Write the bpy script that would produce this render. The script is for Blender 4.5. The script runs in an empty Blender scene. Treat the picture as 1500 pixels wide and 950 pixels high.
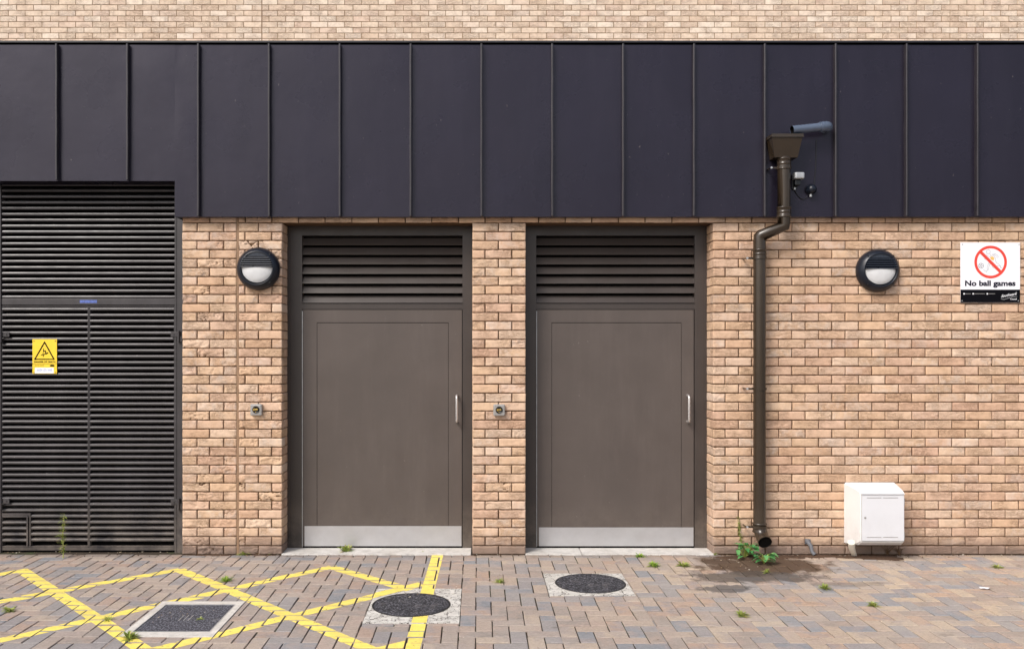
import bpy, bmesh, math, random
import numpy as np
from mathutils import Vector, Matrix
random.seed(7)
rng = np.random.default_rng(7)
R = math.radians
SC = bpy.context.scene
COL = SC.collection

# ------------------------------------------------------------------ camera
F, CX, HY, EYE, DIST = 1240.0, 700.0, 512.0, 1.734, 7.168      # focal length and principal point of the photograph (1500 px wide)
cam_data = bpy.data.cameras.new('camera')
cam = bpy.data.objects.new('camera', cam_data); COL.objects.link(cam)
cam.location = (0, -DIST, EYE); cam.rotation_euler = (R(90), 0, 0)
cam_data.sensor_width = 36; cam_data.lens = 36*F/1500
cam_data.shift_x = (750-CX)/1500; cam_data.shift_y = (HY-475)/1500
cam_data.clip_start = .05; cam_data.clip_end = 1000
SC.camera = cam

# ------------------------------------------------------------------ light
SUN_EL, SUN_AZ = 44, 222          # degrees; azimuth clockwise from +Y: high, in front of the wall and to the left
w = bpy.data.worlds.new('World'); SC.world = w; w.use_nodes = True
nt = w.node_tree; nt.nodes.clear()
sky = nt.nodes.new('ShaderNodeTexSky'); sky.sky_type = 'NISHITA'; sky.sun_disc = False
sky.sun_elevation = R(SUN_EL); sky.sun_rotation = R(SUN_AZ)
sky.air_density = 1.0; sky.dust_density = 4.0; sky.ozone_density = 1.0
hs = nt.nodes.new('ShaderNodeHueSaturation'); hs.inputs['Saturation'].default_value = .62
bg = nt.nodes.new('ShaderNodeBackground'); bg.inputs[1].default_value = .12
wo = nt.nodes.new('ShaderNodeOutputWorld')
nt.links.new(sky.outputs[0], hs.inputs['Color']); nt.links.new(hs.outputs[0], bg.inputs[0]); nt.links.new(bg.outputs[0], wo.inputs[0])
sd = bpy.data.lights.new('sun', 'SUN'); sd.energy = 1.5; sd.angle = R(19); sd.color = (1, .95, .90)
so = bpy.data.objects.new('sun', sd); COL.objects.link(so)
sv = Vector((math.sin(R(SUN_AZ))*math.cos(R(SUN_EL)), math.cos(R(SUN_AZ))*math.cos(R(SUN_EL)), math.sin(R(SUN_EL))))
so.rotation_euler = sv.to_track_quat('Z', 'Y').to_euler(); so.location = sv*20
vs = SC.view_settings
vs.view_transform = 'Standard'; vs.look = 'None'; vs.gamma = 1; vs.use_curve_mapping = False
vs.exposure = 0.65
SC.render.resolution_x = 1024; SC.render.resolution_y = 648

# ------------------------------------------------------------------ helpers
def X(px, y=0.0): return (px-CX)*(DIST+y)/F                     # photo column -> metres, at depth y
def Z(py, y=0.0): return EYE+(HY-py)*(DIST+y)/F
def G(px, py):                                                  # photo pixel -> point on the ground
    d = F*EYE/(py-HY); return ((px-CX)*d/F, d-DIST)

def worldloc(o):
    v = Vector((0, 0, 0))
    while o: v = v+o.location; o = o.parent
    return v
def setp(o, label=None, cat=None, group=None, kind=None):
    if label: o['label'] = label
    if cat: o['category'] = cat
    if group: o['group'] = group
    if kind: o['kind'] = kind
    return o
def thing(name, loc, label, cat, group=None):
    o = bpy.data.objects.new(name, None); COL.objects.link(o); o.location = loc; o.empty_display_size = .1
    return setp(o, label, cat, group)

class MB:
    """collects shapes in world coordinates and links them as ONE mesh"""
    def __init__(s): s.v = []; s.f = []; s.m = []; s.smooth = []
    def add(s, vs_, fs, m=0, smooth=False):
        b = len(s.v); s.v += [tuple(q) for q in vs_]
        for f in fs: s.f.append([b+i for i in f]); s.m.append(m); s.smooth.append(smooth)
    def box(s, a, b, m=0, bev=0.0):
        x0, y0, z0 = a; x1, y1, z1 = b
        if x0 > x1: x0, x1 = x1, x0
        if y0 > y1: y0, y1 = y1, y0
        if z0 > z1: z0, z1 = z1, z0
        if bev <= 0:
            s.add([(x0,y0,z0),(x1,y0,z0),(x1,y1,z0),(x0,y1,z0),(x0,y0,z1),(x1,y0,z1),(x1,y1,z1),(x0,y1,z1)],
                  [(0,3,2,1),(4,5,6,7),(0,1,5,4),(1,2,6,5),(2,3,7,6),(3,0,4,7)], m); return
        bm = bmesh.new(); bmesh.ops.create_cube(bm, size=1)
        for v in bm.verts: v.co = ((x0+x1)/2+v.co.x*(x1-x0), (y0+y1)/2+v.co.y*(y1-y0), (z0+z1)/2+v.co.z*(z1-z0))
        bmesh.ops.bevel(bm, geom=bm.edges[:], offset=bev, segments=2, affect='EDGES', profile=.6)
        s.bm(bm, m)
    def bm(s, bm, m=0, smooth=False):
        bm.verts.index_update(); b = len(s.v)
        s.v += [tuple(v.co) for v in bm.verts]
        for f in bm.faces: s.f.append([b+v.index for v in f.verts]); s.m.append(m); s.smooth.append(smooth)
        bm.free()
    def prism(s, prof, x0, x1, m=0, smooth=False):
        """profile of (y,z) points run along x"""
        n = len(prof)
        s.add([(x0, p[0], p[1]) for p in prof]+[(x1, p[0], p[1]) for p in prof],
              [(i, (i+1) % n, n+(i+1) % n, n+i) for i in range(n)], m, smooth)
        s.add([(x0, p[0], p[1]) for p in prof], [tuple(range(n))[::-1]], m); s.add([(x1, p[0], p[1]) for p in prof], [tuple(range(n))], m)
    def tube(s, pts, r, n=20, m=0, caps=True, smooth=True):
        pts = [Vector(p) for p in pts]; rs = r if isinstance(r, (list, tuple)) else [r]*len(pts)
        rings = []; prev = None
        for i, p in enumerate(pts):
            if i == 0: t = pts[1]-p
            elif i == len(pts)-1: t = p-pts[i-1]
            else: t = (pts[i+1]-p).normalized()+(p-pts[i-1]).normalized()
            t.normalize()
            if prev is None:
                a = Vector((0, 0, 1)) if abs(t.z) < .9 else Vector((0, 1, 0)); u = t.cross(a).normalized()
            else: u = (prev-t*prev.dot(t)).normalized()
            prev = u; vv = t.cross(u)
            rings.append([p+(u*math.cos(2*math.pi*k/n)+vv*math.sin(2*math.pi*k/n))*rs[i] for k in range(n)])
        V = [q for rg in rings for q in rg]; Fc = []
        for i in range(len(pts)-1):
            for k in range(n): Fc.append((i*n+k, i*n+(k+1) % n, (i+1)*n+(k+1) % n, (i+1)*n+k))
        s.add(V, Fc, m, smooth)
        if caps: s.add(rings[0], [tuple(range(n))[::-1]], m); s.add(rings[-1], [tuple(range(n))], m)
    def lathe(s, prof, c, n=64, m=0, smooth=True):
        """profile of (radius, out) about the -Y axis through c"""
        V = []; Fc = []
        for r_, o_ in prof:
            for k in range(n): V.append((c[0]+r_*math.cos(2*math.pi*k/n), c[1]-o_, c[2]+r_*math.sin(2*math.pi*k/n)))
        for i in range(len(prof)-1):
            for k in range(n): Fc.append((i*n+k, i*n+(k+1) % n, (i+1)*n+(k+1) % n, (i+1)*n+k))
        s.add(V, Fc, m, smooth)
    def build(s, name, mats, parent=None):
        me = bpy.data.meshes.new(name)
        off = worldloc(parent) if parent else Vector((0, 0, 0))
        me.from_pydata([(a-off.x, b-off.y, c-off.z) for a, b, c in s.v], [], s.f)
        if not isinstance(mats, (list, tuple)): mats = [mats]
        for q in mats: me.materials.append(q)
        me.polygons.foreach_set('material_index', s.m); me.polygons.foreach_set('use_smooth', s.smooth)
        me.update()
        bm = bmesh.new(); bm.from_mesh(me); bmesh.ops.recalc_face_normals(bm, faces=bm.faces[:]); bm.to_mesh(me); bm.free()
        o = bpy.data.objects.new(name, me); COL.objects.link(o)
        if parent: o.parent = parent
        return o

def copy_tree(o, parent=None):
    c = o.copy(); COL.objects.link(c); c.parent = parent
    for ch in list(o.children): copy_tree(ch, c)
    return c

# ------------------------------------------------------------------ materials
class NT:
    def __init__(s, name):
        s.mat = bpy.data.materials.new(name); s.mat.use_nodes = True; s.t = s.mat.node_tree
        s.b = s.t.nodes['Principled BSDF']; s.out = s.t.nodes['Material Output']
    def n(s, typ, ins=None, **kw):
        nd = s.t.nodes.new(typ)
        for k, v in kw.items(): setattr(nd, k, v)
        for k, v in (ins or {}).items(): s.set(nd.inputs[k], v)
        return nd
    def set(s, sock, v):
        if isinstance(v, bpy.types.NodeSocket): s.t.links.new(v, sock)
        else:
            try: sock.default_value = v
            except Exception: sock.default_value = (*v, 1)
    def obj(s): return s.n('ShaderNodeTexCoord').outputs['Object']
    def geo(s, k): return s.n('ShaderNodeNewGeometry').outputs[k]
    def noise(s, scale, detail=3, rough=.55, vec=None, dist=0):
        return s.n('ShaderNodeTexNoise', {'Vector': vec or s.obj(), 'Scale': scale, 'Detail': detail, 'Roughness': rough, 'Distortion': dist}).outputs['Fac']
    def ramp(s, fac, stops, interp='LINEAR'):
        r = s.n('ShaderNodeValToRGB'); r.color_ramp.interpolation = interp; e = r.color_ramp.elements
        while len(e) < len(stops): e.new(.5)
        for i, (p, c) in enumerate(stops):
            e[i].position = p; e[i].color = (c, c, c, 1) if isinstance(c, (int, float)) else (*c, 1)
        s.set(r.inputs[0], fac); return r.outputs[0]
    def mix(s, fac, a, b, mode='MIX'):
        m = s.n('ShaderNodeMix', data_type='RGBA', blend_type=mode)
        s.set(m.inputs[0], fac); s.set(m.inputs[6], a); s.set(m.inputs[7], b); return m.outputs[2]
    def math(s, op, a, b=0.0, c=0.0, clamp=False):
        m = s.n('ShaderNodeMath', operation=op, use_clamp=clamp)
        s.set(m.inputs[0], a); s.set(m.inputs[1], b); s.set(m.inputs[2], c); return m.outputs[0]
    def sep(s, v): return s.n('ShaderNodeSeparateXYZ', {0: v}).outputs
    def mapping(s, v, scale=(1,1,1), loc=(0,0,0), rot=(0,0,0)):
        return s.n('ShaderNodeMapping', {'Vector': v, 'Scale': scale, 'Location': loc, 'Rotation': rot}).outputs[0]
    def bump(s, h, dist=.002, strength=1.0, normal=None):
        d = {'Height': h, 'Distance': dist, 'Strength': strength}
        if normal is not None: d['Normal'] = normal
        return s.n('ShaderNodeBump', d).outputs[0]
    def done(s, col=None, rough=None, normal=None, metal=None, spec=None):
        if col is not None: s.set(s.b.inputs['Base Color'], col)
        if rough is not None: s.set(s.b.inputs['Roughness'], rough)
        if normal is not None: s.set(s.b.inputs['Normal'], normal)
        if metal is not None: s.set(s.b.inputs['Metallic'], metal)
        if spec is not None: s.set(s.b.inputs['Specular IOR Level'], spec)
        return s.mat

def paint(name, col, rough=.4, var=.12, bump=.0003, scale=3.0, metal=0.0, spec=.5, dust=0.0, specks=0.0, wear=0.0, tint=None):
    m = NT(name); c = m.obj()
    n1 = m.noise(scale, 4, .6, c)
    lo = tuple(x*(1-var) for x in col); hi = tuple(x*(1+var) for x in col)
    k = m.ramp(n1, [(.3, lo), (.7, hi)])
    if specks:
        sp = m.ramp(m.noise(55, 2, .5, m.mapping(c, (1, 1, 1.6))), [(.76, 0.0), (.80, specks)])
        k = m.mix(sp, k, (.35, .33, .31))
    if tint: m.set(m.b.inputs['Specular Tint'], (*tint, 1))
    if wear:
        k = m.mix(m.ramp(m.noise(1.0, 5, .7, m.mapping(c, (6, 6, .8))), [(.48, 0.0), (.80, wear)]), k, tuple(min(1, x*1.9+.02) for x in col))
        k = m.mix(m.ramp(m.noise(1.6, 4, .6, c), [(.35, 0.0), (.85, wear)]), k, tuple(x*.55 for x in col))
        k = m.mix(m.ramp(m.noise(38, 3, .6, m.mapping(c, (1, 1, .6), (2, 1, 5))), [(.735, 0.0), (.75, min(1, wear*2.2))]), k, (.30, .27, .25))
    if dust:
        zz = m.sep(c)[2]
        dm = m.math('MULTIPLY', m.math('SUBTRACT', 1.0, m.math('DIVIDE', zz, .45), clamp=True), m.ramp(m.noise(6, 5, .7, c), [(.35, 0.0), (.75, dust)]))
        k = m.mix(dm, k, (.30, .25, .20))
    rr = m.ramp(m.noise(scale*1.7, 4, .6, c), [(.25, rough*.8), (.8, min(1, rough*1.25))])
    nb = m.bump(m.noise(7, 2, .5, c), bump*6, .5)
    nb = m.bump(m.noise(420, 2, .5, c), bump*.5, .5, nb)
    return m.done(k, rr, nb, metal, spec)

def brick_mat(name, stops, dirt=True, bloom=.5, streak=.28):
    m = NT(name); c = m.obj(); ri = m.geo('Random Per Island')
    base = m.ramp(ri, stops)
    shift = m.n('ShaderNodeCombineXYZ', {0: m.math('MULTIPLY', ri, 37.0), 1: m.math('MULTIPLY', ri, 11.0), 2: m.math('MULTIPLY', ri, 53.0)}).outputs[0]
    v = m.n('ShaderNodeVectorMath', {0: c, 1: shift}, operation='ADD').outputs[0]
    mott = m.noise(22, 5, .65, v)
    col = m.mix(.85, base, m.ramp(mott, [(.25, (.80, .76, .73)), (.5, (.99, .99, .99)), (.78, (1.14, 1.13, 1.12))]), 'MULTIPLY')
    # creases: the shade in the folds painted darker and redder
    cr = m.noise(16, 4, .6, m.mapping(v, (1, 1, 3.4), rot=(0, .35, 0)), dist=1.6)
    crease = m.ramp(cr, [(.42, 0.0), (.485, .75), (.50, .9), (.515, .6), (.57, 0.0)])
    crm = m.math('MULTIPLY', crease, m.ramp(m.noise(5, 2, .5, v), [(.38, 0.0), (.58, .95)]))
    col = m.mix(m.math('MULTIPLY', crm, .6), col, (.26, .145, .08))
    # pale lime bloom on some bricks
    blm = m.math('MULTIPLY', m.ramp(m.noise(1.0, 1, .5, m.mapping(shift, (3, 3, 3))), [(.52, 0.0), (.62, 1.0)]), m.ramp(m.noise(14, 4, .7, v), [(.42, 0.0), (.75, bloom)]))
    col = m.mix(blm, col, (.66, .60, .55))
    # yellow-brown weather streaks that cross several bricks
    col = m.mix(m.ramp(m.noise(1.3, 5, .65, c), [(.50, 0.0), (.78, streak)]), col, (.48, .31, .18))
    # black specks
    col = m.mix(m.ramp(m.noise(130, 2, .5, c), [(.70, 0.0), (.78, .6)]), col, (.13, .10, .08))
    if dirt:
        zz = m.sep(c)[2]
        d = m.math('SUBTRACT', 1.0, m.math('DIVIDE', m.math('ADD', zz, m.math('MULTIPLY', m.noise(9, 5, .7, c), -.10)), .14), clamp=True)
        col = m.mix(m.math('MULTIPLY', d, .85, clamp=True), col, (.20, .145, .12))
    nb = m.bump(m.noise(170, 4, .7, v), .0012, .8)
    nb = m.bump(m.math('SUBTRACT', 1.0, crm), .0035, .8, nb)
    return m.done(col, .88, nb, spec=.25)

WALL = [(0, (.57, .375, .25)), (.15, (.62, .425, .285)), (.3, (.63, .445, .305)), (.45, (.585, .385, .27)), (.6, (.65, .47, .33)), (.75, (.605, .415, .30)), (.88, (.66, .495, .37)), (1, (.57, .37, .265))]
UPPER = [(0, (.66, .51, .39)), (.3, (.74, .60, .47)), (.55, (.69, .54, .42)), (.8, (.79, .67, .55)), (1, (.68, .52, .41))]  # paler cream, with the upper wall's brighter light put into the colour
M = {}
M['brick'] = brick_mat('brick', WALL)
M['brick_up'] = brick_mat('brick_pale_lit', UPPER, dirt=False, bloom=.35, streak=.06)

def simple(name, col, rough=.8, scale=30, var=.25, bump=.001, spec=.3, metal=0.0):
    m = NT(name); c = m.obj(); n1 = m.noise(scale, 5, .7, c)
    k = m.ramp(n1, [(.25, tuple(x*(1-var) for x in col)), (.75, tuple(min(1, x*(1+var)) for x in col))])
    return m.done(k, rough, m.bump(m.noise(scale*4, 4, .7, c), bump, .8), metal, spec)
M['mortar'] = simple('mortar', (.105, .058, .03), .95, 40, .35, .002)
M['mortar_up'] = simple('mortar_pale_lit', (.30, .20, .12), .95, 40, .3, .002)  # joints lightened too, for the stronger light up there
M['sealant'] = simple('sealant', (.27, .17, .105), .7, 20, .15, .0004)
M['clad'] = paint('zinc_cladding', (.0130, .0108, .0200), .29, .12, .0006, 1.4, spec=.40, specks=.25, wear=.13, tint=(.90, .88, 1.0))
M['cladedge'] = paint('zinc_lit_edge', (.028, .024, .029), .34, .2, .0003, 9)  # lighter than the panels: light catching the seams put into the colour
M['door'] = paint('door_paint', (.086, .069, .061), .44, .08, .0005, 2.2, dust=.25, wear=.16)
M['frame'] = paint('frame_paint', (.048, .0385, .0345), .40, .08, .0003, 3, dust=.45)
M['louvre'] = paint('louvre_metal', (.042, .038, .041), .34, .22, .0002, 6, dust=.6, wear=.4)
M['dark'] = simple('shade_black', (.006, .005, .005), .95, 8, .2, .0, .1)  # near-black colour in place of the shade in gaps and hollows
M['steel'] = paint('brushed_steel', (.50, .495, .505), .45, .05, .0002, 9, metal=.55, dust=.12)
M['handle'] = paint('satin_handle', (.62, .60, .60), .28, .05, .0001, 9, metal=.7)
M['galv'] = paint('galvanised', (.42, .43, .44), .4, .15, .0003, 20, metal=.5)
M['pipe'] = paint('bronze_pipe', (.032, .022, .014), .22, .14, .0002, 5, dust=.35)
M['overflow'] = paint('grey_pipe', (.085, .11, .16), .20, .1, .0002, 6)
M['black'] = paint('black_plastic', (.006, .007, .009), .38, .15, .0003, 12)
M['lampbody'] = paint('lamp_casing', (.007, .010, .018), .34, .2, .0004, 14, spec=.38)
M['visor'] = paint('lamp_visor', (.022, .028, .042), .30, .15, .0003, 14)
M['white'] = paint('white_plastic', (.76, .76, .76), .38, .03, .0003, 4, dust=.5)
M['whitepost'] = paint('white_post', (.66, .62, .54), .5, .12, .0003, 12)
M['boxdoor'] = paint('white_door', (.66, .67, .70), .36, .03, .0003, 4, dust=.25)
M['switch'] = paint('switch_plate', (.33, .32, .31), .38, .1, .0002, 30, metal=.3)
M['brass'] = paint('brass', (.62, .43, .13), .3, .15, .0002, 30, metal=.8)
M['rust'] = simple('rusty_steel', (.20, .10, .05), .85, 90, .5, .0006)
M['greypipe'] = simple('weathered_lead', (.13, .135, .15), .6, 60, .4, .001)
M['signwhite'] = paint('sign_white', (.80, .80, .84), .35, .02, .0001, 8)
M['signblack'] = paint('sign_black', (.004, .004, .006), .6, .1, .0001, 8, spec=.06)
M['navy'] = paint('sign_ink', (.008, .009, .022), .6, .1, .0001, 8, spec=.06)
M['red'] = paint('sign_red', (.72, .055, .035), .4, .05, .0001, 8)
M['lineink'] = paint('sign_lines', (.16, .17, .20), .5, .1, .0001, 8)
M['orange'] = paint('sign_orange', (.85, .48, .12), .5, .05, .0001, 8)
M['signyellow'] = paint('sign_yellow', (.85, .60, .035), .4, .04, .0001, 8)
M['bluelabel'] = paint('blue_sticker', (.09, .14, .42), .5, .35, .0001, 90)
M['blueink'] = paint('blue_ink', (.20, .28, .55), .5, .2, .0001, 50)
M['coping'] = paint('coping_metal', (.012, .011, .015), .45, .1, .0003, 4)

# frosted lamp glass
m = NT('lamp_glass'); M['glass'] = m.done(m.ramp(m.noise(9, 3, .5), [(.3, (.58, .59, .60)), (.7, (.68, .69, .70))]), .22, m.bump(m.noise(60, 2, .5), .0004, .4), spec=.6)
m.b.inputs['Subsurface Weight'].default_value = .15; m.b.inputs['Subsurface Radius'].default_value = (.03, .03, .03)

# concrete with cracks
def concrete(name, col, cracks=.0):
    m = NT(name); c = m.obj()
    k = m.ramp(m.noise(14, 6, .7, c), [(.25, tuple(x*.72 for x in col)), (.55, col), (.8, tuple(min(1, x*1.12) for x in col))])
    k = m.mix(m.ramp(m.noise(90, 3, .6, c), [(.62, 0.0), (.72, .5)]), k, (.20, .17, .14))
    k = m.mix(m.ramp(m.noise(3.2, 4, .6, c), [(.45, 0.0), (.75, .4)]), k, (.30, .26, .215))
    nb = m.bump(m.noise(120, 4, .7, c), .0015, .7)
    if cracks:
        wv = m.n('ShaderNodeVectorMath', {0: c, 1: m.n('ShaderNodeTexNoise', {'Vector': c, 'Scale': 9.0, 'Detail': 4}).outputs['Color']}, operation='ADD').outputs[0]
        vr = m.n('ShaderNodeTexVoronoi', {'Vector': wv, 'Scale': 4.3}, feature='DISTANCE_TO_EDGE').outputs['Distance']
        ck = m.ramp(vr, [(.014, 1.0), (.034, 0.0)])
        k = m.mix(m.math('MULTIPLY', ck, cracks), k, (.07, .055, .045))
        nb = m.bump(m.math('SUBTRACT', 1.0, ck), .004, 1.0, nb)
    return m.done(k, .9, nb, spec=.25)
M['concrete'] = concrete('concrete', (.62, .59, .55))
M['surround'] = concrete('cracked_concrete', (.64, .62, .58), .95)
M['step'] = concrete('step_concrete', (.58, .56, .53))

m = NT('cover_tarmac'); c = m.obj()
k = m.ramp(m.noise(75, 4, .8, c), [(.36, (.012, .012, .018)), (.50, (.055, .055, .068)), (.62, (.24, .24, .28))])
k = m.mix(m.ramp(m.noise(7, 5, .7, c), [(.58, 0.0), (.74, .45)]), k, (.30, .29, .29))
M['tarmac'] = m.done(k, .9, m.bump(m.noise(160, 3, .7, c), .004, 1.0), spec=.3)
m = NT('cover_tarmac_dark'); c = m.obj()
k = m.ramp(m.noise(75, 4, .8, c), [(.38, (.010, .010, .013)), (.52, (.040, .039, .046)), (.64, (.22, .22, .25))])
k = m.mix(m.ramp(m.noise(11, 5, .7, c), [(.54, 0.0), (.72, .4)]), k, (.22, .20, .19))
M['tarmac_dark'] = m.done(k, .9, m.bump(m.noise(160, 3, .7, c), .004, 1.0), spec=.3)

# block pavers
m = NT('block_pavers'); c = m.obj(); ri = m.geo('Random Per Island'); xx, yy, zz = m.sep(c)
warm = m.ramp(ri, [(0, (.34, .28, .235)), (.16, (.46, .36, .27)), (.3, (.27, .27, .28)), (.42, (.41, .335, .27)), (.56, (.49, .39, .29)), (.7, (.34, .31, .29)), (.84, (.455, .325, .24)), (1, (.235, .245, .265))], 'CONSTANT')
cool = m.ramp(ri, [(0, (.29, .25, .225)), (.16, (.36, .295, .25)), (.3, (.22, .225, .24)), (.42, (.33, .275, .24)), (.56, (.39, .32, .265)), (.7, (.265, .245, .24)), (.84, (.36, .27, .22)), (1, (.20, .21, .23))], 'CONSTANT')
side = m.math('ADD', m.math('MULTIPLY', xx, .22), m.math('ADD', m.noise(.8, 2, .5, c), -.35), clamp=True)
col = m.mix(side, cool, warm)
shift = m.n('ShaderNodeCombineXYZ', {0: m.math('MULTIPLY', ri, 31.0), 1: m.math('MULTIPLY', ri, 17.0), 2: ri}).outputs[0]
v = m.n('ShaderNodeVectorMath', {0: c, 1: shift}, operation='ADD').outputs[0]
# two-tone blend inside a block
col = m.mix(m.ramp(m.noise(7, 3, .6, v), [(.45, 0.0), (.62, .6)]), col, m.mix(ri, (.42, .31, .25), (.24, .24, .26)))
col = m.mix(.7, col, m.ramp(m.noise(60, 4, .7, v), [(.25, (.68, .68, .68)), (.5, (1, 1, 1)), (.75, (1.28, 1.27, 1.25))]), 'MULTIPLY')
# pale cement dust and dark smudges lying across blocks
col = m.mix(m.ramp(m.noise(2.0, 6, .7, c), [(.42, 0.0), (.70, .26)]), col, (.46, .42, .385))
col = m.mix(m.ramp(m.noise(3.1, 6, .75, m.mapping(c, (1, 2.2, 1), (4.3, 1, 0))), [(.585, 0.0), (.70, .62)]), col, (.13, .115, .10))
col = m.mix(m.ramp(m.noise(240, 2, .5, c), [(.66, 0.0), (.74, .6)]), col, (.10, .09, .08))
# damp earthy stain where the downpipe discharges
def blob(cx, cy, rx, ry, amp=.9, f=5):
    a = m.math('DIVIDE', m.math('SUBTRACT', xx, cx), rx); b_ = m.math('DIVIDE', m.math('SUBTRACT', yy, cy), ry)
    d = m.math('SQRT', m.math('ADD', m.math('MULTIPLY', a, a), m.math('MULTIPLY', b_, b_)))
    d = m.math('ADD', d, m.math('MULTIPLY', m.math('SUBTRACT', m.noise(f, 5, .65, c), .5), 1.5))
    return m.math('MULTIPLY', m.math('SUBTRACT', 1.0, m.math('MULTIPLY', m.math('SUBTRACT', d, .62), 4.0), clamp=True), amp)
col = m.mix(blob(2.28, -.34, .66, .42, .95), col, (.085, .052, .032))
col = m.mix(blob(2.1, -.70, .62, .22, .8, 8), col, (.075, .062, .054))
col = m.mix(blob(2.75, -.90, .36, .08, .4, 9), col, (.09, .08, .075))
col = m.mix(blob(1.80, -1.02, .26, .12, .8, 9), col, (.09, .085, .085))
# dirt washed against the foot of the wall
edge = m.math('ADD', m.math('DIVIDE', m.math('ADD', yy, .16), .16), m.math('MULTIPLY', m.math('SUBTRACT', m.noise(6, 5, .7, c), .6), 1.6), clamp=True)
col = m.mix(m.math('MULTIPLY', edge, .6), col, (.17, .135, .105))
nb = m.bump(m.noise(190, 4, .7, v), .0018, .8)
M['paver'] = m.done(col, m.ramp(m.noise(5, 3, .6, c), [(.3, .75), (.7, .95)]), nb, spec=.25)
m = NT('joint_sand'); c = m.obj()
M['sand'] = m.done(m.mix(m.ramp(m.noise(3.5, 4, .6, c), [(.52, 0.0), (.68, 1.0)]), m.ramp(m.noise(90, 4, .7, c), [(.3, (.03, .024, .018)), (.7, (.085, .066, .05))]), (.055, .075, .03)), .97, m.bump(m.noise(200, 3, .7, c), .003, 1), spec=.15)
M['ground'] = simple('asphalt', (.16, .155, .15), .92, 120, .35, .004)

# thermoplastic line paint, chipped
m = NT('yellow_line_paint'); c = m.obj()
k = m.ramp(m.noise(18, 5, .7, c), [(.25, (.78, .62, .12)), (.6, (.88, .73, .17)), (.85, (.90, .78, .28))])
k = m.mix(m.ramp(m.noise(4, 5, .7, c), [(.48, 0.0), (.75, .4)]), k, (.42, .33, .17))
M['yellow'] = m.done(k, .62, m.bump(m.noise(150, 4, .7, c), .0012, .8), spec=.35)
hole = m.n('ShaderNodeBsdfTransparent').outputs[0]
chip = m.math('MAXIMUM', m.ramp(m.noise(48, 5, .75, c), [(.635, 0.0), (.67, 1.0)]), m.ramp(m.noise(11, 6, .8, m.mapping(c, (1, 1, 1), (3, 7, 0))), [(.635, 0.0), (.66, 1.0)]))
ms = m.n('ShaderNodeMixShader', {0: chip, 1: m.b.outputs[0], 2: hole}); m.t.links.new(ms.outputs[0], m.out.inputs[0])

def leafmat(name, stops, tr=.25):
    m = NT(name); ri = m.geo('Random Per Island')
    col = m.ramp(ri, stops); col = m.mix(m.ramp(m.noise(60, 3, .6), [(.35, 0.0), (.8, .25)]), col, stops[0][1])
    M[name] = m.done(col, .5, spec=.4)
    t = m.n('ShaderNodeBsdfTranslucent', {'Color': col})
    ms = m.n('ShaderNodeMixShader', {0: tr, 1: m.b.outputs[0], 2: t.outputs[0]}); m.t.links.new(ms.outputs[0], m.out.inputs[0])
leafmat('grass', [(0, (.17, .32, .04)), (.4, (.30, .48, .06)), (.8, (.46, .56, .11)), (1, (.52, .54, .18))])
leafmat('weed', [(0, (.19, .27, .05)), (.5, (.34, .42, .09)), (.85, (.48, .47, .17)), (1, (.46, .30, .16))])
leafmat('bigleaf', [(0, (.05, .19, .055)), (.5, (.10, .33, .10)), (1, (.19, .44, .15))])
leafmat('deadleaf', [(0, (.10, .055, .03)), (.5, (.22, .13, .07)), (1, (.34, .24, .14))], .1)
leafmat('litter', [(0, (.10, .06, .035)), (.4, (.25, .17, .10)), (.75, (.48, .40, .28)), (1, (.62, .58, .50))], .1)
M['soil'] = simple('soil', (.085, .05, .032), .98, 60, .5, .006)
M['paper'] = simple('paper', (.72, .72, .74), .8, 40, .08, .002)

# ------------------------------------------------------------------ numpy noise for brick faces
def _h(i, j, k):
    n = (i*374761393+j*668265263+k*2147483647) & 0xffffffff
    n = ((n ^ (n >> 13))*1274126177) & 0xffffffff
    n = n ^ (n >> 16)
    return (n & 0xffff)/65535.0
def vnoise(p):
    pi = np.floor(p).astype(np.int64); f = p-pi; f = f*f*(3-2*f)
    i, j, k = pi[:, 0], pi[:, 1], pi[:, 2]; fx, fy, fz = f[:, 0], f[:, 1], f[:, 2]
    def L(a, b, t): return a+(b-a)*t
    x00 = L(_h(i, j, k), _h(i+1, j, k), fx); x10 = L(_h(i, j+1, k), _h(i+1, j+1, k), fx)
    x01 = L(_h(i, j, k+1), _h(i+1, j, k+1), fx); x11 = L(_h(i, j+1, k+1), _h(i+1, j+1, k+1), fx)
    return L(L(x00, x10, fy), L(x01, x11, fy), fz)
_TC = {}
def box_template(nu, nv, nd):
    key = (nu, nv, nd)
    if key in _TC: return _TC[key]
    uv = [(i/nu, j/nv, 0.0) for j in range(nv+1) for i in range(nu+1)]
    idx = lambda i, j: j*(nu+1)+i
    faces = [(idx(i, j), idx(i+1, j), idx(i+1, j+1), idx(i, j+1)) for j in range(nv) for i in range(nu)]
    loop = [idx(i, 0) for i in range(nu)]+[idx(nu, j) for j in range(nv)]+[idx(nu-i, nv) for i in range(nu)]+[idx(0, nv-j) for j in range(nv)]
    n = len(loop); prev = loop
    border = np.zeros(len(uv), bool); border[loop] = True
    for d in range(1, nd+1):
        cur = list(range(len(uv), len(uv)+n)); uv += [(uv[q][0], uv[q][1], d/nd) for q in loop]
        for t in range(n): faces.append((prev[(t+1) % n], prev[t], cur[t], cur[(t+1) % n]))
        prev = cur
    uv = np.array(uv); b = np.ones(len(uv), bool); b[:len(border)] = border
    _TC[key] = (uv, np.array(faces), b, len(border)); return _TC[key]
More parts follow.
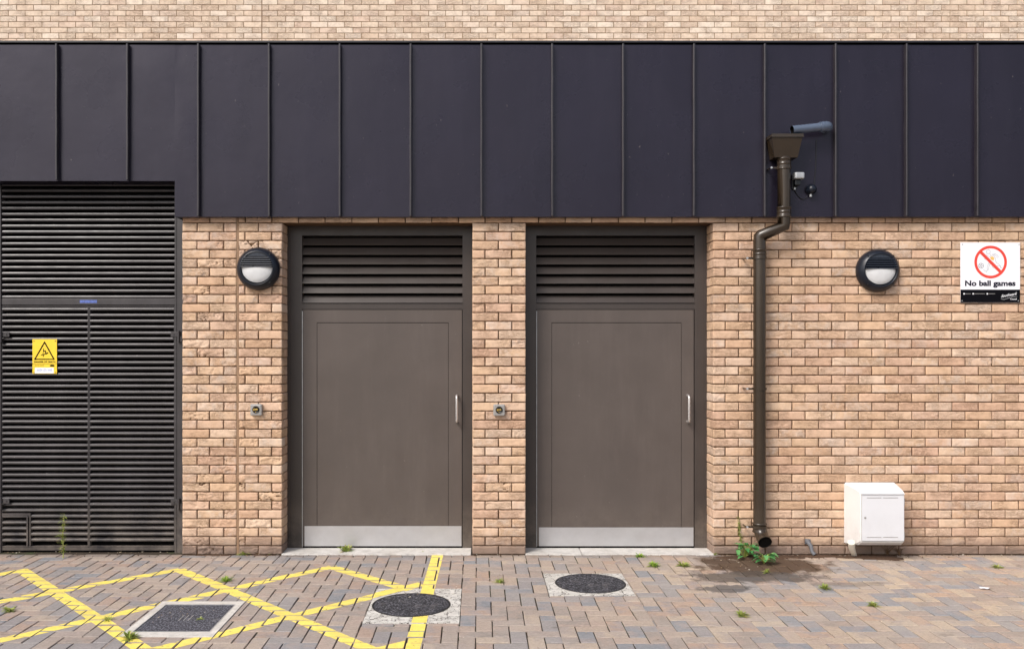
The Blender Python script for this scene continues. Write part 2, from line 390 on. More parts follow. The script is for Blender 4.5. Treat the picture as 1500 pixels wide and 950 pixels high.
class BrickMesh:
    def __init__(s, rough=True): s.V = []; s.F = []; s.n = 0; s.rough = rough
    def brick(s, x0, x1, y0, y1, z0, z1, cell=.0085):
        if x1-x0 < .012: return
        if s.rough:
            nu = max(2, round((x1-x0)/cell)); nv = 8; nd = max(1, round((y1-y0)/.02))
        else: nu, nv, nd = 5, 2, 1
        T, Fc, B, nf = box_template(nu, nv, nd)
        j = rng.uniform(-1, 1, 6)*(.0011 if s.rough else .0008)
        x0 += j[0]; x1 += j[1]; z0 += j[2]; z1 += j[3]; y0 += j[4]*(1.5 if s.rough else .7)
        P = np.stack([x0+T[:, 0]*(x1-x0), y0+T[:, 2]*(y1-y0), z0+T[:, 1]*(z1-z0)], 1)
        cx, cz = (x0+x1)/2, (z0+z1)/2
        if s.rough:
            seed = rng.uniform(0, 900, 3); amt = rng.choice([.2, .45, .75, 1.1, 1.5], p=[.2, .25, .25, .18, .12])*(1.7 if x1 < -1.5 else 1.1 if x1 < 1.2 else .75)
            ang = rng.uniform(-.38, .30); ca, sa = math.cos(ang), math.sin(ang)
            q = P.copy(); q[:, 0], q[:, 2] = P[:, 0]*ca+P[:, 2]*sa, -P[:, 0]*sa+P[:, 2]*ca
            wq = np.stack([vnoise(q*22+seed), vnoise(q*22+seed+50), vnoise(q*22+seed+90)], 1)
            a = vnoise(q*np.array([11, 11, 46])+wq*1.5+seed); b_ = vnoise(q*np.array([40, 40, 110])+wq*1.2+seed+31)
            cr = np.maximum(np.clip(1-np.abs(a-.42)*11, 0, 1), .8*np.clip(1-np.abs(a-.68)*13, 0, 1))
            mk = np.clip((vnoise(q*9+seed+7)-.30)*3, 0, 1)
            h = (a-.5)*.0050*amt+(b_-.5)*.0020*amt-cr*mk*.0058*amt+(vnoise(q*8+seed+3)-.5)*.004
            front = T[:, 2] == 0
            P[:, 1] -= np.where(front, h, 0)
            e = vnoise(P*38+seed+11)-.5; e2 = vnoise(P*38+seed+77)-.5
            nx = np.where(T[:, 0] == 0, -1, np.where(T[:, 0] == 1, 1, 0)); nz = np.where(T[:, 1] == 0, -1, np.where(T[:, 1] == 1, 1, 0))
            P[:, 0] += nx*e*.0026; P[:, 2] += nz*e2*.0036
        rim = B & (T[:, 2] == 0)
        P[rim, 1] += .0018 if s.rough else .0006
        P[rim, 0] += np.sign(cx-P[rim, 0])*(np.where((T[rim, 0] == 0) | (T[rim, 0] == 1), .0012, 0)); P[rim, 2] += np.sign(cz-P[rim, 2])*(np.where((T[rim, 1] == 0) | (T[rim, 1] == 1), .0012, 0))
        s.V.append(P); s.F.append(Fc+s.n); s.n += len(P)
    def build(s, name, mat, parent, extra=None, exmats=()):
        V = np.concatenate(s.V); Fq = np.concatenate(s.F); nb = len(Fq)
        mats = [mat]+list(exmats); ev = []; ef = []
        if extra: ev = extra.v; ef = extra.f
        nv0 = len(V)
        if ev: V = np.concatenate([V, np.array(ev)])
        me = bpy.data.meshes.new(name)
        loops = Fq.ravel().tolist(); starts = list(range(0, nb*4, 4)); tot = [4]*nb; mi = [0]*nb; sm = [s.rough]*nb
        for f, mm in zip(ef, extra.m if extra else []):
            starts.append(len(loops)); tot.append(len(f)); loops += [i+nv0 for i in f]; mi.append(mm); sm.append(False)
        me.vertices.add(len(V)); me.vertices.foreach_set('co', V.astype(np.float32).ravel())
        me.loops.add(len(loops)); me.loops.foreach_set('vertex_index', np.array(loops, np.int32))
        me.polygons.add(len(starts)); me.polygons.foreach_set('loop_start', np.array(starts, np.int32)); me.polygons.foreach_set('loop_total', np.array(tot, np.int32))
        for q in mats: me.materials.append(q)
        me.polygons.foreach_set('material_index', mi); me.polygons.foreach_set('use_smooth', sm)
        me.update(calc_edges=True); me.validate()
        o = bpy.data.objects.new(name, me); COL.objects.link(o); o.parent = parent
        return o

# ------------------------------------------------------------------ ground
g = MB(); g.box((-200, -200, -.5), (200, 200, -.035)); setp(g.build('ground', M['ground']), kind='structure')

def clip(poly, a, b, c):                                     # keep a*x+b*y<=c
    out = []
    for i in range(len(poly)):
        p, q = poly[i], poly[(i+1) % len(poly)]
        dp, dq = a*p[0]+b*p[1]-c, a*q[0]+b*q[1]-c
        if dp <= 0: out.append(p)
        if (dp < 0 < dq) or (dq < 0 < dp):
            t = dp/(dp-dq); out.append((p[0]+(q[0]-p[0])*t, p[1]+(q[1]-p[1])*t))
    return out
def area(p): return abs(sum(p[i][0]*p[(i+1) % len(p)][1]-p[(i+1) % len(p)][0]*p[i][1] for i in range(len(p))))/2 if len(p) > 2 else 0
def minus(polys, r):
    x0, y0, x1, y1 = r; out = []
    for p in polys:
        out.append(clip(p, 1, 0, x0)); out.append(clip(p, -1, 0, -x1))
        mid = clip(clip(p, -1, 0, -x0), 1, 0, x1)
        out.append(clip(mid, 0, 1, y0)); out.append(clip(mid, 0, -1, -y1))
    return [p for p in out if len(p) > 2 and area(p) > .00025]

# covers let into the paving: (x0,y0,x1,y1)
RND1 = (-.733, -1.795, -.118, -1.028); RND2 = (.507, -1.197, 1.113, -.613)
SQR = (-2.172, -2.052, -1.602, -1.335)
A = .1035; GAP = .0032
tops = []                                                    # (polygon, z function) of every paver for the line paint
pm = MB()
def zbase(x, y): return .0018*math.sin(x*2.1+.7)*math.sin(y*2.9)+.0012*math.sin(x*5.3+y*3.1)
for i in range(-75, 84):
    for j in range(-2, 84):
        c4 = (i-j) % 4
        x0 = -.013+i*A; yt = .02-j*A
        if c4 == 0: r = (x0, yt-A, x0+2*A, yt)
        elif c4 == 3: r = (x0, yt-2*A, x0+A, yt)
        else: continue
        gx = GAP*random.uniform(.7, 1.5); gy = GAP*random.uniform(.9, 1.7)
        p = [(r[0]+gx, r[1]+gy), (r[2]-gx, r[1]+gy), (r[2]-gx, r[3]-gy), (r[0]+gx, r[3]-gy)]
        cxm, cym = (r[0]+r[2])/2, (r[1]+r[3])/2; an = random.gauss(0, .006); dx, dy = random.gauss(0, .0007), random.gauss(0, .0007)
        p = [(cxm+(a-cxm)*math.cos(an)-(b-cym)*math.sin(an)+dx, cym+(a-cxm)*math.sin(an)+(b-cym)*math.cos(an)+dy) for a, b in p]
        ps = [clip(p, 0, 1, -.012 if cxm > -2.51 else .012)]
        for rr in (RND1, RND2, SQR): ps = minus(ps, (rr[0]-.003, rr[1]-.003, rr[2]+.003, rr[3]+.003))
        h = random.gauss(0, .0011); tx, ty = random.gauss(0, .006), random.gauss(0, .006)
        for q in ps:
            if len(q) < 3 or area(q) < .0003: continue
            cc = (sum(a for a, b in q)/len(q), sum(b for a, b in q)/len(q))
            zf = lambda a, b, h=h, tx=tx, ty=ty, cxm=cxm, cym=cym: zbase(cxm, cym)+h+(a-cxm)*tx+(b-cym)*ty
            n = len(q); k = .0036
            def ins(pt):
                d = math.hypot(pt[0]-cc[0], pt[1]-cc[1]) or 1
                return (pt[0]+(cc[0]-pt[0])/d*k*1.3, pt[1]+(cc[1]-pt[1])/d*k*1.3)
            top = [ins(a) for a in q]
            V = [(a, b, zf(a, b)) for a, b in top]+[(a, b, zf(a, b)-.0030) for a, b in q]+[(a, b, -.03) for a, b in q]
            Fc = [tuple(range(n))]+[(n+t, n+(t+1) % n, (t+1) % n, t) for t in range(n)]+[(2*n+t, 2*n+(t+1) % n, n+(t+1) % n, n+t) for t in range(n)]
            pm.add(V, Fc)
            if -5 < cxm < .2 and cym > -3.6: tops.append((top, zf))
pm.box((-8, -8.8, -.034), (9, .13, -.0085), 1)
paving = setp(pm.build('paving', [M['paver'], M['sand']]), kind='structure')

# ------------------------------------------------------------------ building
B = thing('building', (0, 0, 0), 'buff brick building with a dark metal band, two brown doors and louvred doors', 'building')
CO = .0759; ZT = 2.808; PITCH = .2260; HJ = .0036; VJ = .0034
def joints(x0, x1, ph):
    k = math.ceil((x0-ph)/PITCH-1e-6); r = []
    while ph+k*PITCH < x1-.02:
        if ph+k*PITCH > x0+.02: r.append(ph+k*PITCH)
        k += 1
    return r
bw = BrickMesh(); core = MB()
PHE, PHO = X(710.7), X(730.3)
def run(x0, x1, rows, phe, pho, endl=False, endr=False):
    for r_ in rows:
        zt = ZT-(r_-1)*CO; zb = zt-CO
        js = joints(x0, x1, phe if r_ % 2 == 0 else pho)
        ed = [x0-HJ]+js+[x1+HJ]
        for a, b in zip(ed[:-1], ed[1:]):
            a2, b2 = a+HJ, b-HJ
            dep = .016
            long_ = (b-a) > .17
            cor = (endl and a == ed[0]) or (endr and b == ed[-1])
            if cor: dep = .1025 if long_ else .212
            bw.brick(a2, b2, 0, dep, zb+VJ, zt-VJ)
            if cor and long_:
                if endl and a == ed[0]: bw.brick(a2, a2+.1, .1125, .212, zb+VJ, zt-VJ)
                else: bw.brick(b2-.1, b2, .1125, .212, zb+VJ, zt-VJ)
ROWS = range(0, 37)
xl = X(267); xj0, xj1 = X(346.3), X(349.7); d1l, d1r = X(413), X(692); d2l, d2r = X(770), X(1045)
run(xl, xj0, range(1, 38), X(306.9), X(288.5)); run(xj1, d1l, range(1, 38), PHE, PHO, endr=True)
run(d1r, d2l, range(1, 38), PHE, PHO, endl=True, endr=True)
run(d2r, 6.6, range(1, 38), PHE, PHO, endl=True)
run(xl, xj0, [0, -1], X(306.9), X(288.5)); run(xj1, 6.6, [0, -1], PHE, PHO)
run(-6.2, -4.23, range(-1, 38), PHE, PHO, endr=True)
MZ = .0105
for a, b in ((xl+.004, xj0-.001), (xj1+.001, d1l-MZ), (d1r+MZ, d2l-MZ), (d2r+MZ, 6.59), (-6.19, -4.23-MZ)):
    core.box((a, MZ, -.03), (b, .34, 2.813 if a > -4 else 3.4), 1)
core.box((xl+.004, MZ+.0005, 2.8135), (6.59, .34, 3.3), 1)
core.box((xj0, .0035, -.01), (xj1, .02, 2.85), 2)                 # sealed movement joint
bw.build('brick_wall', M['brick'], B, core, [M['mortar'], M['sealant']])

# set-back upper storey
UY = F/109-DIST
ub = BrickMesh(False); uc = MB()
uz = Z(56.8, UY); ux = X(652.6, UY)
for r_ in range(-20, 27):
    zb = uz+r_*CO; ph = ux if r_ % 2 == 0 else ux+PITCH/2
    for a0, a1 in ((-9, X(383.5, UY)-.006), (X(383.5, UY)+.006, 10)):
        ed = [a0-HJ]+joints(a0, a1, ph)+[a1+HJ]
        for a, b in zip(ed[:-1], ed[1:]): ub.brick(a+HJ, b-HJ, UY, UY+.015, zb+.0035, zb+CO-.0035)
uc.box((-9, UY+.0055, 3.9), (10, UY+.3, uz+27*CO), 1); uc.box((X(383.5, UY)-.0055, UY+.003, 3.9), (X(383.5, UY)+.0055, UY+.02, uz+27*CO), 2)
ub.build('upper_wall', M['brick_up'], B, uc, [M['mortar_up'], M['sealant']])
rf = MB(); rf.box((-9, .0, 4.10), (10, UY+.006, 4.2)); rf.build('flat_roof', M['ground'], B)
ru = MB(); ru.box((-9, UY-.04, uz+27*CO+.002), (10, UY+6, uz+27*CO+.09)); ru.build('roof', M['coping'], B)
bk = MB(); bk.box((-6.2, .36, -.03), (6.6, .60, 4.09)); bk.build('inner_wall', M['dark'], B)

# cladding band
CY = -.07
xs = X(256, CY); zlo = Z(317.5, CY); zhi = Z(265, CY); ztop = Z(66, CY)
cl = MB()
seam_px = [-18+103.3*k for k in range(-3, 22)]
sx = [X(p, CY) for p in seam_px if X(p, CY) > -6.15 and X(p, CY) < 6.55]
def panel(a, b, z0, z1):
    nu, nv = 10, 14; V = []
    ph1, ph2 = random.uniform(0, 9), random.uniform(0, 9)
    for j in range(nv+1):
        for i in range(nu+1):
            u, v = i/nu, j/nv; e = (math.sin(u*math.pi))**.6 if 0 < u < 1 else 0
            d = e*(.0022*math.sin(v*5+ph1)+.0012*math.sin(v*11+u*4+ph2))
            V.append((a+(b-a)*u, CY-d, z0+(z1-z0)*v))
    Fc = [(j*(nu+1)+i, j*(nu+1)+i+1, (j+1)*(nu+1)+i+1, (j+1)*(nu+1)+i) for j in range(nv) for i in range(nu)]
    cl.add(V, Fc, 0, True)
ed = [-6.2]+sx+[6.6]
for a, b in zip(ed[:-1], ed[1:]):
    if b <= xs: panel(a, b, zhi, ztop)
    elif a >= xs: panel(a, b, zlo, ztop)
    else: panel(a, xs, zhi, ztop); panel(xs, b, zlo, ztop)
# folded bottom edges and carcass behind
cl.box((-6.2, CY+.003, zhi), (xs, .10, zhi+.004)); cl.box((xs, CY+.003, zlo), (6.6, -.003, zlo+.004))
cl.box((xs-.001, CY+.003, zlo+.001), (xs+.003, .10, zhi+.003)); cl.box((-6.2, -.045, zhi+.006), (6.6, -.005, ztop-.01)); cl.box((xs+.004, -.045, zlo+.006), (6.6, -.005, zhi+.005))
cladding = cl.build('cladding', M['clad'], B)
def seam_mesh(x, z0, z1):
    s = MB(); t = .0062; h = .040
    n = 9
    for k in range(n):
        a = z0+(z1-z0)*k/n; b = z0+(z1-z0)*(k+1)/n
        dx0 = .0009*math.sin(k*1.7+x*3); dx1 = .0009*math.sin((k+1)*1.7+x*3)
        V = []
        for zz_, dd in ((a, dx0), (b, dx1)):
            for (ox, oy) in ((-t, 0), (-t, -h), (-t*.3, -h-.002), (t*.8, -h-.002), (t*1.5, -h+.001), (t*1.5, -h+.009), (t, -h+.011), (t, 0)): V.append((x+ox+dd, CY+oy+.001, zz_))
        s.add(V, [(i, i+1, 9+i, 8+i) for i in range(7)])
        if k == 0: s.add(V[:8], [tuple(range(8))])
        if k == n-1: s.add(V[8:], [tuple(range(8))])
    return s
for x in sx:
    seam_mesh(x, (zhi if x < xs else zlo)+.003, ztop-.002).build('seam', M['cladedge'], cladding)
cp = MB(); zt2 = Z(58.6, CY-.03)
cp.box((-6.2, CY-.012, zt2-.008), (6.6, .2, zt2)); cp.box((-6.2, CY-.016, zt2-.016), (6.6, CY-.0125, zt2-.001)); cp.box((-6.2, -.02, ztop-.04), (6.6, .15, zt2-.009), 1)  # last box: black strip painted as the shadow gap under the coping
cp.build('coping', [M['coping'], M['dark']], B)

# ---- louvred plant-room doors on the left
LY = .12
lx0, lx1 = X(3, LY), X(257, LY); lm = X(131, LY)
def slat(mb, x0, x1, z, y=LY):
    z += random.gauss(0, .0006); y += random.gauss(0, .0007)
    prof = [(.004, .0145), (-.003, .0138), (-.0095, .0095), (-.0120, .003), (-.0125, -.004), (-.0100, -.0105), (-.004, -.0135), (.003, -.0125), (.042, .017), (.042, .021)]
    mb.prism([(y+a, z+b) for a, b in prof], x0, x1, 0, False)
lf = MB()
lf.box((lx1, LY-.02, -.02), (xl+.0035, LY+.06, 3.40)); lf.box((lx0-.12, LY-.02, -.02), (lx0, LY+.06, 3.40))
lf.box((lx0, LY-.012, Z(446.6, LY)), (lx1, LY+.05, Z(437.6, LY)), bev=.003)
lf.box((lx0, LY-.010, .012), (lx1, LY+.05, .034))
lf.box((lx1+.004, LY-.024, -.02), (lx1+.016, LY-.0205, 3.39)); lf.box((lx0-.12, .18, -.02), (xl, .2, 3.4), 1)
lf.box((lx0, LY+.01, -.02), (lx1, LY+.04, .0115), 1)
frame_l = lf.build('louvre_frame', [M['louvre'], M['dark']], B)
def zz(py): return Z(py, LY-.01)
tp = MB(); z = zz(434.7)
while z < 3.38: slat(tp, lx0+.004, lx1-.004, z); z += .0508
tp.build('louvre_panel', M['louvre'], B)
def leaf(x0, x1, sub=False):
    mb = MB(); t = .007; z0, z1 = .037, Z(447.8, LY)
    mb.box((x0, LY-.011, z0), (x0+t, LY+.03, z1)); mb.box((x1-t, LY-.011, z0), (x1, LY+.03, z1)); mb.box((x0+t, LY-.0105, z1-.009), (x1-t, LY+.03, z1)); mb.box((x0+t, LY-.0105, z0), (x1-t, LY+.03, z0+.012))
    z = zz(452.8)
    while z > z0+.02:
        if sub and z < zz(757): 
            slat(mb, x0+t, X(42, LY)-.012, z-.004); slat(mb, X(46, LY)+.002, x1-t, z)
        else: slat(mb, x0+t, x1-t, z)
        z -= .0508
    if sub:
        mb.box((X(42, LY)-.011, LY-.016, z0+.012), (X(42, LY)+.002, LY+.02, zz(752))); mb.box((X(44.5, LY), LY-.016, z0+.012), (X(46, LY)+.001, LY+.02, zz(752)))
        mb.box((x0+t, LY-.0165, zz(754)), (X(46, LY), LY+.02, zz(751)))
    return mb
la = leaf(lx0+.001, lm-.003, True).build('louvre_door', M['louvre'], B); lb = leaf(lm+.003, lx1-.001).build('louvre_door', M['louvre'], B)
def hinge(px, py, par, s):
    h = MB(); x = X(px, LY-.03); z = Z(py, LY-.03)
    h.tube([(x, LY-.035, z-.055), (x, LY-.035, z+.045)], .011, 12); h.box((x, LY-.03, z-.006), (x-s*.07, LY-.021, z+.036), bev=.002); h.box((x, LY-.034, z-.05), (x+s*.03, LY-.024, z-.002), bev=.002)
    h.tube([(x-s*.045, LY-.03, z+.015), (x-s*.045, LY-.037, z+.015)], .006, 8)
    h.build('hinge', M['louvre'], par)
hinge(262, 492, lb, 1); hinge(262, 737, lb, 1); hinge(1.5, 492, la, -1); hinge(1.5, 736, la, -1)
# astragal where the leaves meet
am = MB(); am.box((lm-.0025, LY-.0145, .04), (lm+.0005, LY-.0115, Z(449, LY))); am.build('meeting_strip', M['louvre'], la)

# ---- the two brown steel doors
DY = .21
def steel_door(ox0, ox1, fl, fr, dl, dr, hx, pl, pr, kl, kr, py0=453, lt=345, lbm=444):
    """columns in photo px: opening, frame inner edges, leaf, handle, panel, kick plate"""
    x0, x1 = ox0-.004, ox1+.004; a, b = X(fl, DY), X(fr, DY); la_, lb_ = X(dl, DY), X(dr, DY)
    zt = 2.812; zl1 = Z(lt, DY); zl0 = Z(lbm, DY); zd = Z(py0, DY); zb = .024
    f = MB(); yb = DY+.07
    f.box((x0, DY, -.02), (a, yb, zt)); f.box((b, DY, -.02), (x1, yb, zt)); f.box((a, DY+.0005, zl1), (b, yb, zt)); f.box((a, DY+.0005, zd+.002), (b, yb, zl0))
    # outer return and sealant bead against the brickwork
    f.box((x0, DY-.006, -.01), (x0+.020, DY-.0005, zt-.01)); f.box((x1-.020, DY-.006, -.01), (x1, DY-.0005, zt-.01))
    f.box((a-.001, DY-.0035, zl0-.004), (b+.001, DY-.0003, zl0-.0005)); f.box((a, DY-.004, zl1+.001), (b, DY-.0003, zl1+.004))
    fo = f.build('door_frame', [M['frame']], B)
    lv = MB(); n = 7; pitch = (zl1-zl0)/7.02
    for k in range(n):
        z0 = zl0+.003+k*pitch
        prof = [(DY+.003, z0), (DY+.001, z0+.003), (DY+.004, z0+.009), (DY+.038, z0+.066), (DY+.042, z0+.064), (DY+.009, z0+.006), (DY+.007, z0)]
        lv.prism(prof, a+.0005, b-.0005)
    lv.box((a, DY+.075, zl0), (b, DY+.08, zl1), 1)
    lv.build('louvre', [M['frame'], M['dark']], fo)
    # leaf with sunk panel
    d = MB(); yf = DY+.004; z1 = zd-.003; P0, P1, PZ = X(pl, DY), X(pr, DY), Z(py0+19, DY); zk = Z(kl[1], DY)
    d.box((la_+.004, yf, zb), (P0, DY+.05, z1)); d.box((P1, yf, zb), (lb_-.004, DY+.05, z1)); d.box((P0, yf, PZ), (P1, DY+.05, z1))
    d.box((P0+.0034, yf+.0012, zb), (P1-.0034, DY+.05, PZ-.0052)); d.box((P0, yf+.007, zb), (P1, DY+.048, PZ), 1)
    dr_ = d.build('door', [M['door'], M['dark']], B)
    gp = MB(); gp.box((la_, DY+.02, zb-.01), (la_+.004, DY+.045, z1), 0); gp.box((lb_-.004, DY+.02, zb-.01), (lb_, DY+.045, z1)); gp.box((la_, DY+.012, -.005), (lb_, DY+.045, zb+.001)); gp.build('door_gap_shade', M['dark'], dr_)  # black strips painted as the shade round and under the leaf
    hg = MB(); hg.box((la_-.0015, DY-.003, .02), (la_+.0035, DY+.003, z1-.01)); hg.build('hinge_strip', M['galv'], dr_)
    kp = MB(); kp.box((X(kl[0], DY), yf-.0025, .0245), (X(kr, DY), yf-.0003, zk), bev=.0006)
    for kx in (.03, .5, .97):
        for kz in (.1, .9):
            cx_ = X(kl[0], DY)+(X(kr, DY)-X(kl[0], DY))*kx; cz_ = .0245+(zk-.0245)*kz
            kp.tube([(cx_, yf-.002, cz_), (cx_, yf-.0042, cz_)], .004, 8)
    kp.build('kick_plate', M['steel'], dr_)
    hn = MB(); hx_ = X(hx, DY-.06); zt_, zb_ = Z(577.5, DY-.06), Z(620, DY-.06); r = .0105; pts = [(hx_, yf, zt_-.012)]
    for t in range(6):
        an = math.pi/2*t/5; pts.append((hx_, DY-.036-.024*math.sin(an), zt_-.012-.0+.0-.024*(1-math.cos(an))))
    for t in range(6):
        an = math.pi/2*(1-t/5); pts.append((hx_, DY-.036-.024*math.sin(an), zb_+.012+.024*(1-math.cos(an))))
    pts.append((hx_, yf, zb_+.012))
    hn.tube(pts, r, 14); hn.build('handle', M['handle'], dr_)
    return dr_
steel_door(d1l, d1r, 442.5, 677.5, 442.8, 677.2, 669, 464, 657, (446, 770), 676)
steel_door(d2l, d2r, 785.5, 1017.5, 786, 1017, 1009.5, 808, 998.5, (789.5, 772), 1016)
for a, b in ((d1l, d1r), (d2l, d2r)):
    st = MB()
    xm = a+(b-a)*(.30 if a > 0 else .995)
    st.box((a-.002, -.012, -.03), (xm-.003, DY-.001, .0105), bev=.004)
    if xm < b-.05: st.box((xm+.003, -.012, -.03), (b+.002, DY-.001, .0100), bev=.004)
    st.build('door_sill', M['step'], B)

# ------------------------------------------------------------------ covers in the paving
def cover(name, rect, label, group, circle=None, inner=None, mat='tarmac_dark'):
    x0, y0, x1, y1 = rect; c = ((x0+x1)/2, (y0+y1)/2)
    t = thing(name, (c[0], c[1], 0), label, 'drain cover', group)
    s = MB(); n = 72; zt = .0035
    if circle:
        cx_, cy_, r = circle
        ring = [(cx_+r*math.cos(2*math.pi*k/n), cy_+r*math.sin(2*math.pi*k/n)) for k in range(n)]
        def onrect(k):
            dx, dy = math.cos(2*math.pi*k/n), math.sin(2*math.pi*k/n); ts = []
            if dx > 1e-9: ts.append((x1-cx_)/dx)
            if dx < -1e-9: ts.append((x0-cx_)/dx)
            if dy > 1e-9: ts.append((y1-cy_)/dy)
            if dy < -1e-9: ts.append((y0-cy_)/dy)
            tt = min(ts); return (cx_+dx*tt, cy_+dy*tt)
        out = [onrect(k) for k in range(n)]
        for (qx, qy) in ((x0, y0), (x1, y0), (x1, y1), (x0, y1)):
            k = min(range(n), key=lambda k: (out[k][0]-qx)**2+(out[k][1]-qy)**2); out[k] = (qx, qy)
        V = [(a, b, zt) for a, b in ring]+[(a, b, zt) for a, b in out]+[(a, b, -.03) for a, b in out]+[(a, b, -.02) for a, b in ring]
        Fc = []
        for k in range(n):
            q = (k+1) % n; Fc += [(k, q, n+q, n+k), (n+k, n+q, 2*n+q, 2*n+k), (q, k, 3*n+k, 3*n+q)]
        s.add(V, Fc)
        s.build('surround', M['surround'], t)
        rm = MB(); pr = [(r-.001, -.02), (r-.001, zt+.0025), (r-.010, zt+.0025), (r-.010, -.02)]
        V = [(cx_+pp*math.cos(2*math.pi*k/n), cy_+pp*math.sin(2*math.pi*k/n), zq) for pp, zq in pr for k in range(n)]
        rm.add(V, [(i*n+k, i*n+(k+1) % n, (i+1)*n+(k+1) % n, (i+1)*n+k) for i in range(3) for k in range(n)]); rm.build('rim', M['black'], t)
        cv = MB(); V = [(cx_, cy_, zt+.004)]
        for rr_, zq in ((r*.5, zt+.004), (r-.012, zt+.002), (r-.0125, -.02)): V += [(cx_+rr_*math.cos(2*math.pi*k/n), cy_+rr_*math.sin(2*math.pi*k/n), zq) for k in range(n)]
        Fc = [(0, 1+k, 1+(k+1) % n) for k in range(n)]+[(1+i*n+k, 1+(i+1)*n+k, 1+(i+1)*n+(k+1) % n, 1+i*n+(k+1) % n) for i in range(2) for k in range(n)]
        cv.add(V, Fc); cv.build('cover', M[mat], t)
    else:
        a0, b0, a1, b1 = inner
        s.box((x0, y0, -.03), (x1, b0, zt), bev=.002); s.box((x0, b1, -.03), (x1, y1, zt+.0004), bev=.002); s.box((x0, b0+.001, -.03), (a0, b1-.001, zt+.0007), bev=.002); s.box((a1, b0+.001, -.03), (x1, b1-.001, zt+.0009), bev=.002)
        s.build('surround', M['concrete'], t)
        cv = MB(); cv.box((a0+.008, b0+.008, -.02), (a1-.008, b1-.008, .0015), bev=.001); co_ = cv.build('cover', M[mat], t)
        rm = MB(); rm.box((a0, b0, -.02), (a1, b0+.006, .005)); rm.box((a0, b1-.006, -.02), (a1, b1, .005)); rm.box((a0, b0+.006, -.02), (a0+.006, b1-.006, .005)); rm.box((a1-.006, b0+.006, -.02), (a1, b1-.006, .005)); rm.build('rim', M['galv'], t)
        ky = MB()
        for k in range(3): ky.box((-1.92+.03*k, -1.745, .0017), (-1.914+.03*k, -1.64, .0035))
        ky.build('lifting_key_slot', M['galv'], t)
    return t
cover('drain_cover', RND1, 'round dark drain cover in cracked concrete, crossed by the straight yellow line', 'round drain covers', (-.452, -1.412, .267))
cover('drain_cover', RND2, 'round dark drain cover in pale concrete before the right brown door, no yellow paint', 'round drain covers', (.835, -.885, .262))
cover('access_cover', SQR, 'square speckled access cover in a pale concrete frame among the yellow hatching', None, None, (SQR[0]+.05, SQR[1]+.085, SQR[2]-.045, SQR[3]-.075), 'tarmac')

# ------------------------------------------------------------------ yellow lines
LW = .098
L = [((641.0, 812.5), (602.5, 952)), ((-60, 852), (40, 833.5)), ((-80, 895), (264, 833)), ((-80, 955), (487, 829.5)),
     ((30, 833.5), (215, 954)), ((262, 833), (545, 952)), ((484, 829.5), (602, 864)), ((618, 855), (225, 952)), ((601, 941), (500, 965))]
rm = MB()
plates = list(tops)
for rr, circ in ((RND1, (-.452, -1.412, .268)),):
    # the surround as thin slices outside the circle
    cx_, cy_, r = circ; n = 26
    for k in range(n):
        xa = rr[0]+(rr[2]-rr[0])*k/n; xb = rr[0]+(rr[2]-rr[0])*(k+1)/n; xm = (xa+xb)/2; dx = abs(xm-cx_)
        if dx < r:
            hh = math.sqrt(r*r-dx*dx)
            plates.append(([(xa, rr[1]), (xb, rr[1]), (xb, cy_-hh), (xa, cy_-hh)], lambda a, b: .0038)); plates.append(([(xa, cy_+hh), (xb, cy_+hh), (xb, rr[3]), (xa, rr[3])], lambda a, b: .0038))
        else: plates.append(([(xa, rr[1]), (xb, rr[1]), (xb, rr[3]), (xa, rr[3])], lambda a, b: .0038))
for li, (p, q) in enumerate(L):
    a, b = G(*p), G(*q); dx, dy = b[0]-a[0], b[1]-a[1]; ln = math.hypot(dx, dy); dx /= ln; dy /= ln; nx, ny = -dy, dx
    wd = LW/2*(1.0 if li else .98)
    for poly, zf in plates:
        s = clip(clip(clip(clip(poly, nx, ny, nx*a[0]+ny*a[1]+wd), -nx, -ny, -(nx*a[0]+ny*a[1])+wd), -dx, -dy, -(dx*a[0]+dy*a[1])), dx, dy, dx*b[0]+dy*b[1])
        if len(s) > 2 and area(s) > .00002:
            rm.add([(u, v, zf(u, v)+.0006+.0001*li) for u, v in s], [tuple(range(len(s)))])
setp(rm.build('road_marking', M['yellow']), kind='structure')

# ------------------------------------------------------------------ text
def text_mesh(body, size, x, z, y, mat, name, parent, shear=0, align='LEFT', bold=0.0, width=None, space=1.0):
    cu = bpy.data.curves.new('t', 'FONT'); cu.body = body; cu.size = size; cu.shear = shear; cu.align_x = align; cu.extrude = .0002; cu.offset = bold; cu.space_character = space; cu.resolution_u = 4
    o = bpy.data.objects.new('t', cu); COL.objects.link(o)
    dg = bpy.context.evaluated_depsgraph_get(); me = bpy.data.meshes.new_from_object(o.evaluated_get(dg))
    bpy.data.objects.remove(o)
    vs_ = [v.co.copy() for v in me.vertices]; fs = [list(p.vertices) for p in me.polygons]
    k = 1.0
    if width:
        w0 = max(v.x for v in vs_)-min(v.x for v in vs_); k = width/w0
        mn = min(v.x for v in vs_)
        for v in vs_: v.x = (v.x-mn)*k
    mb = MB(); mb.add([(x+v.x, y-.0004-v.z, z+v.y) for v in vs_], fs)
    bpy.data.meshes.remove(me)
    return mb
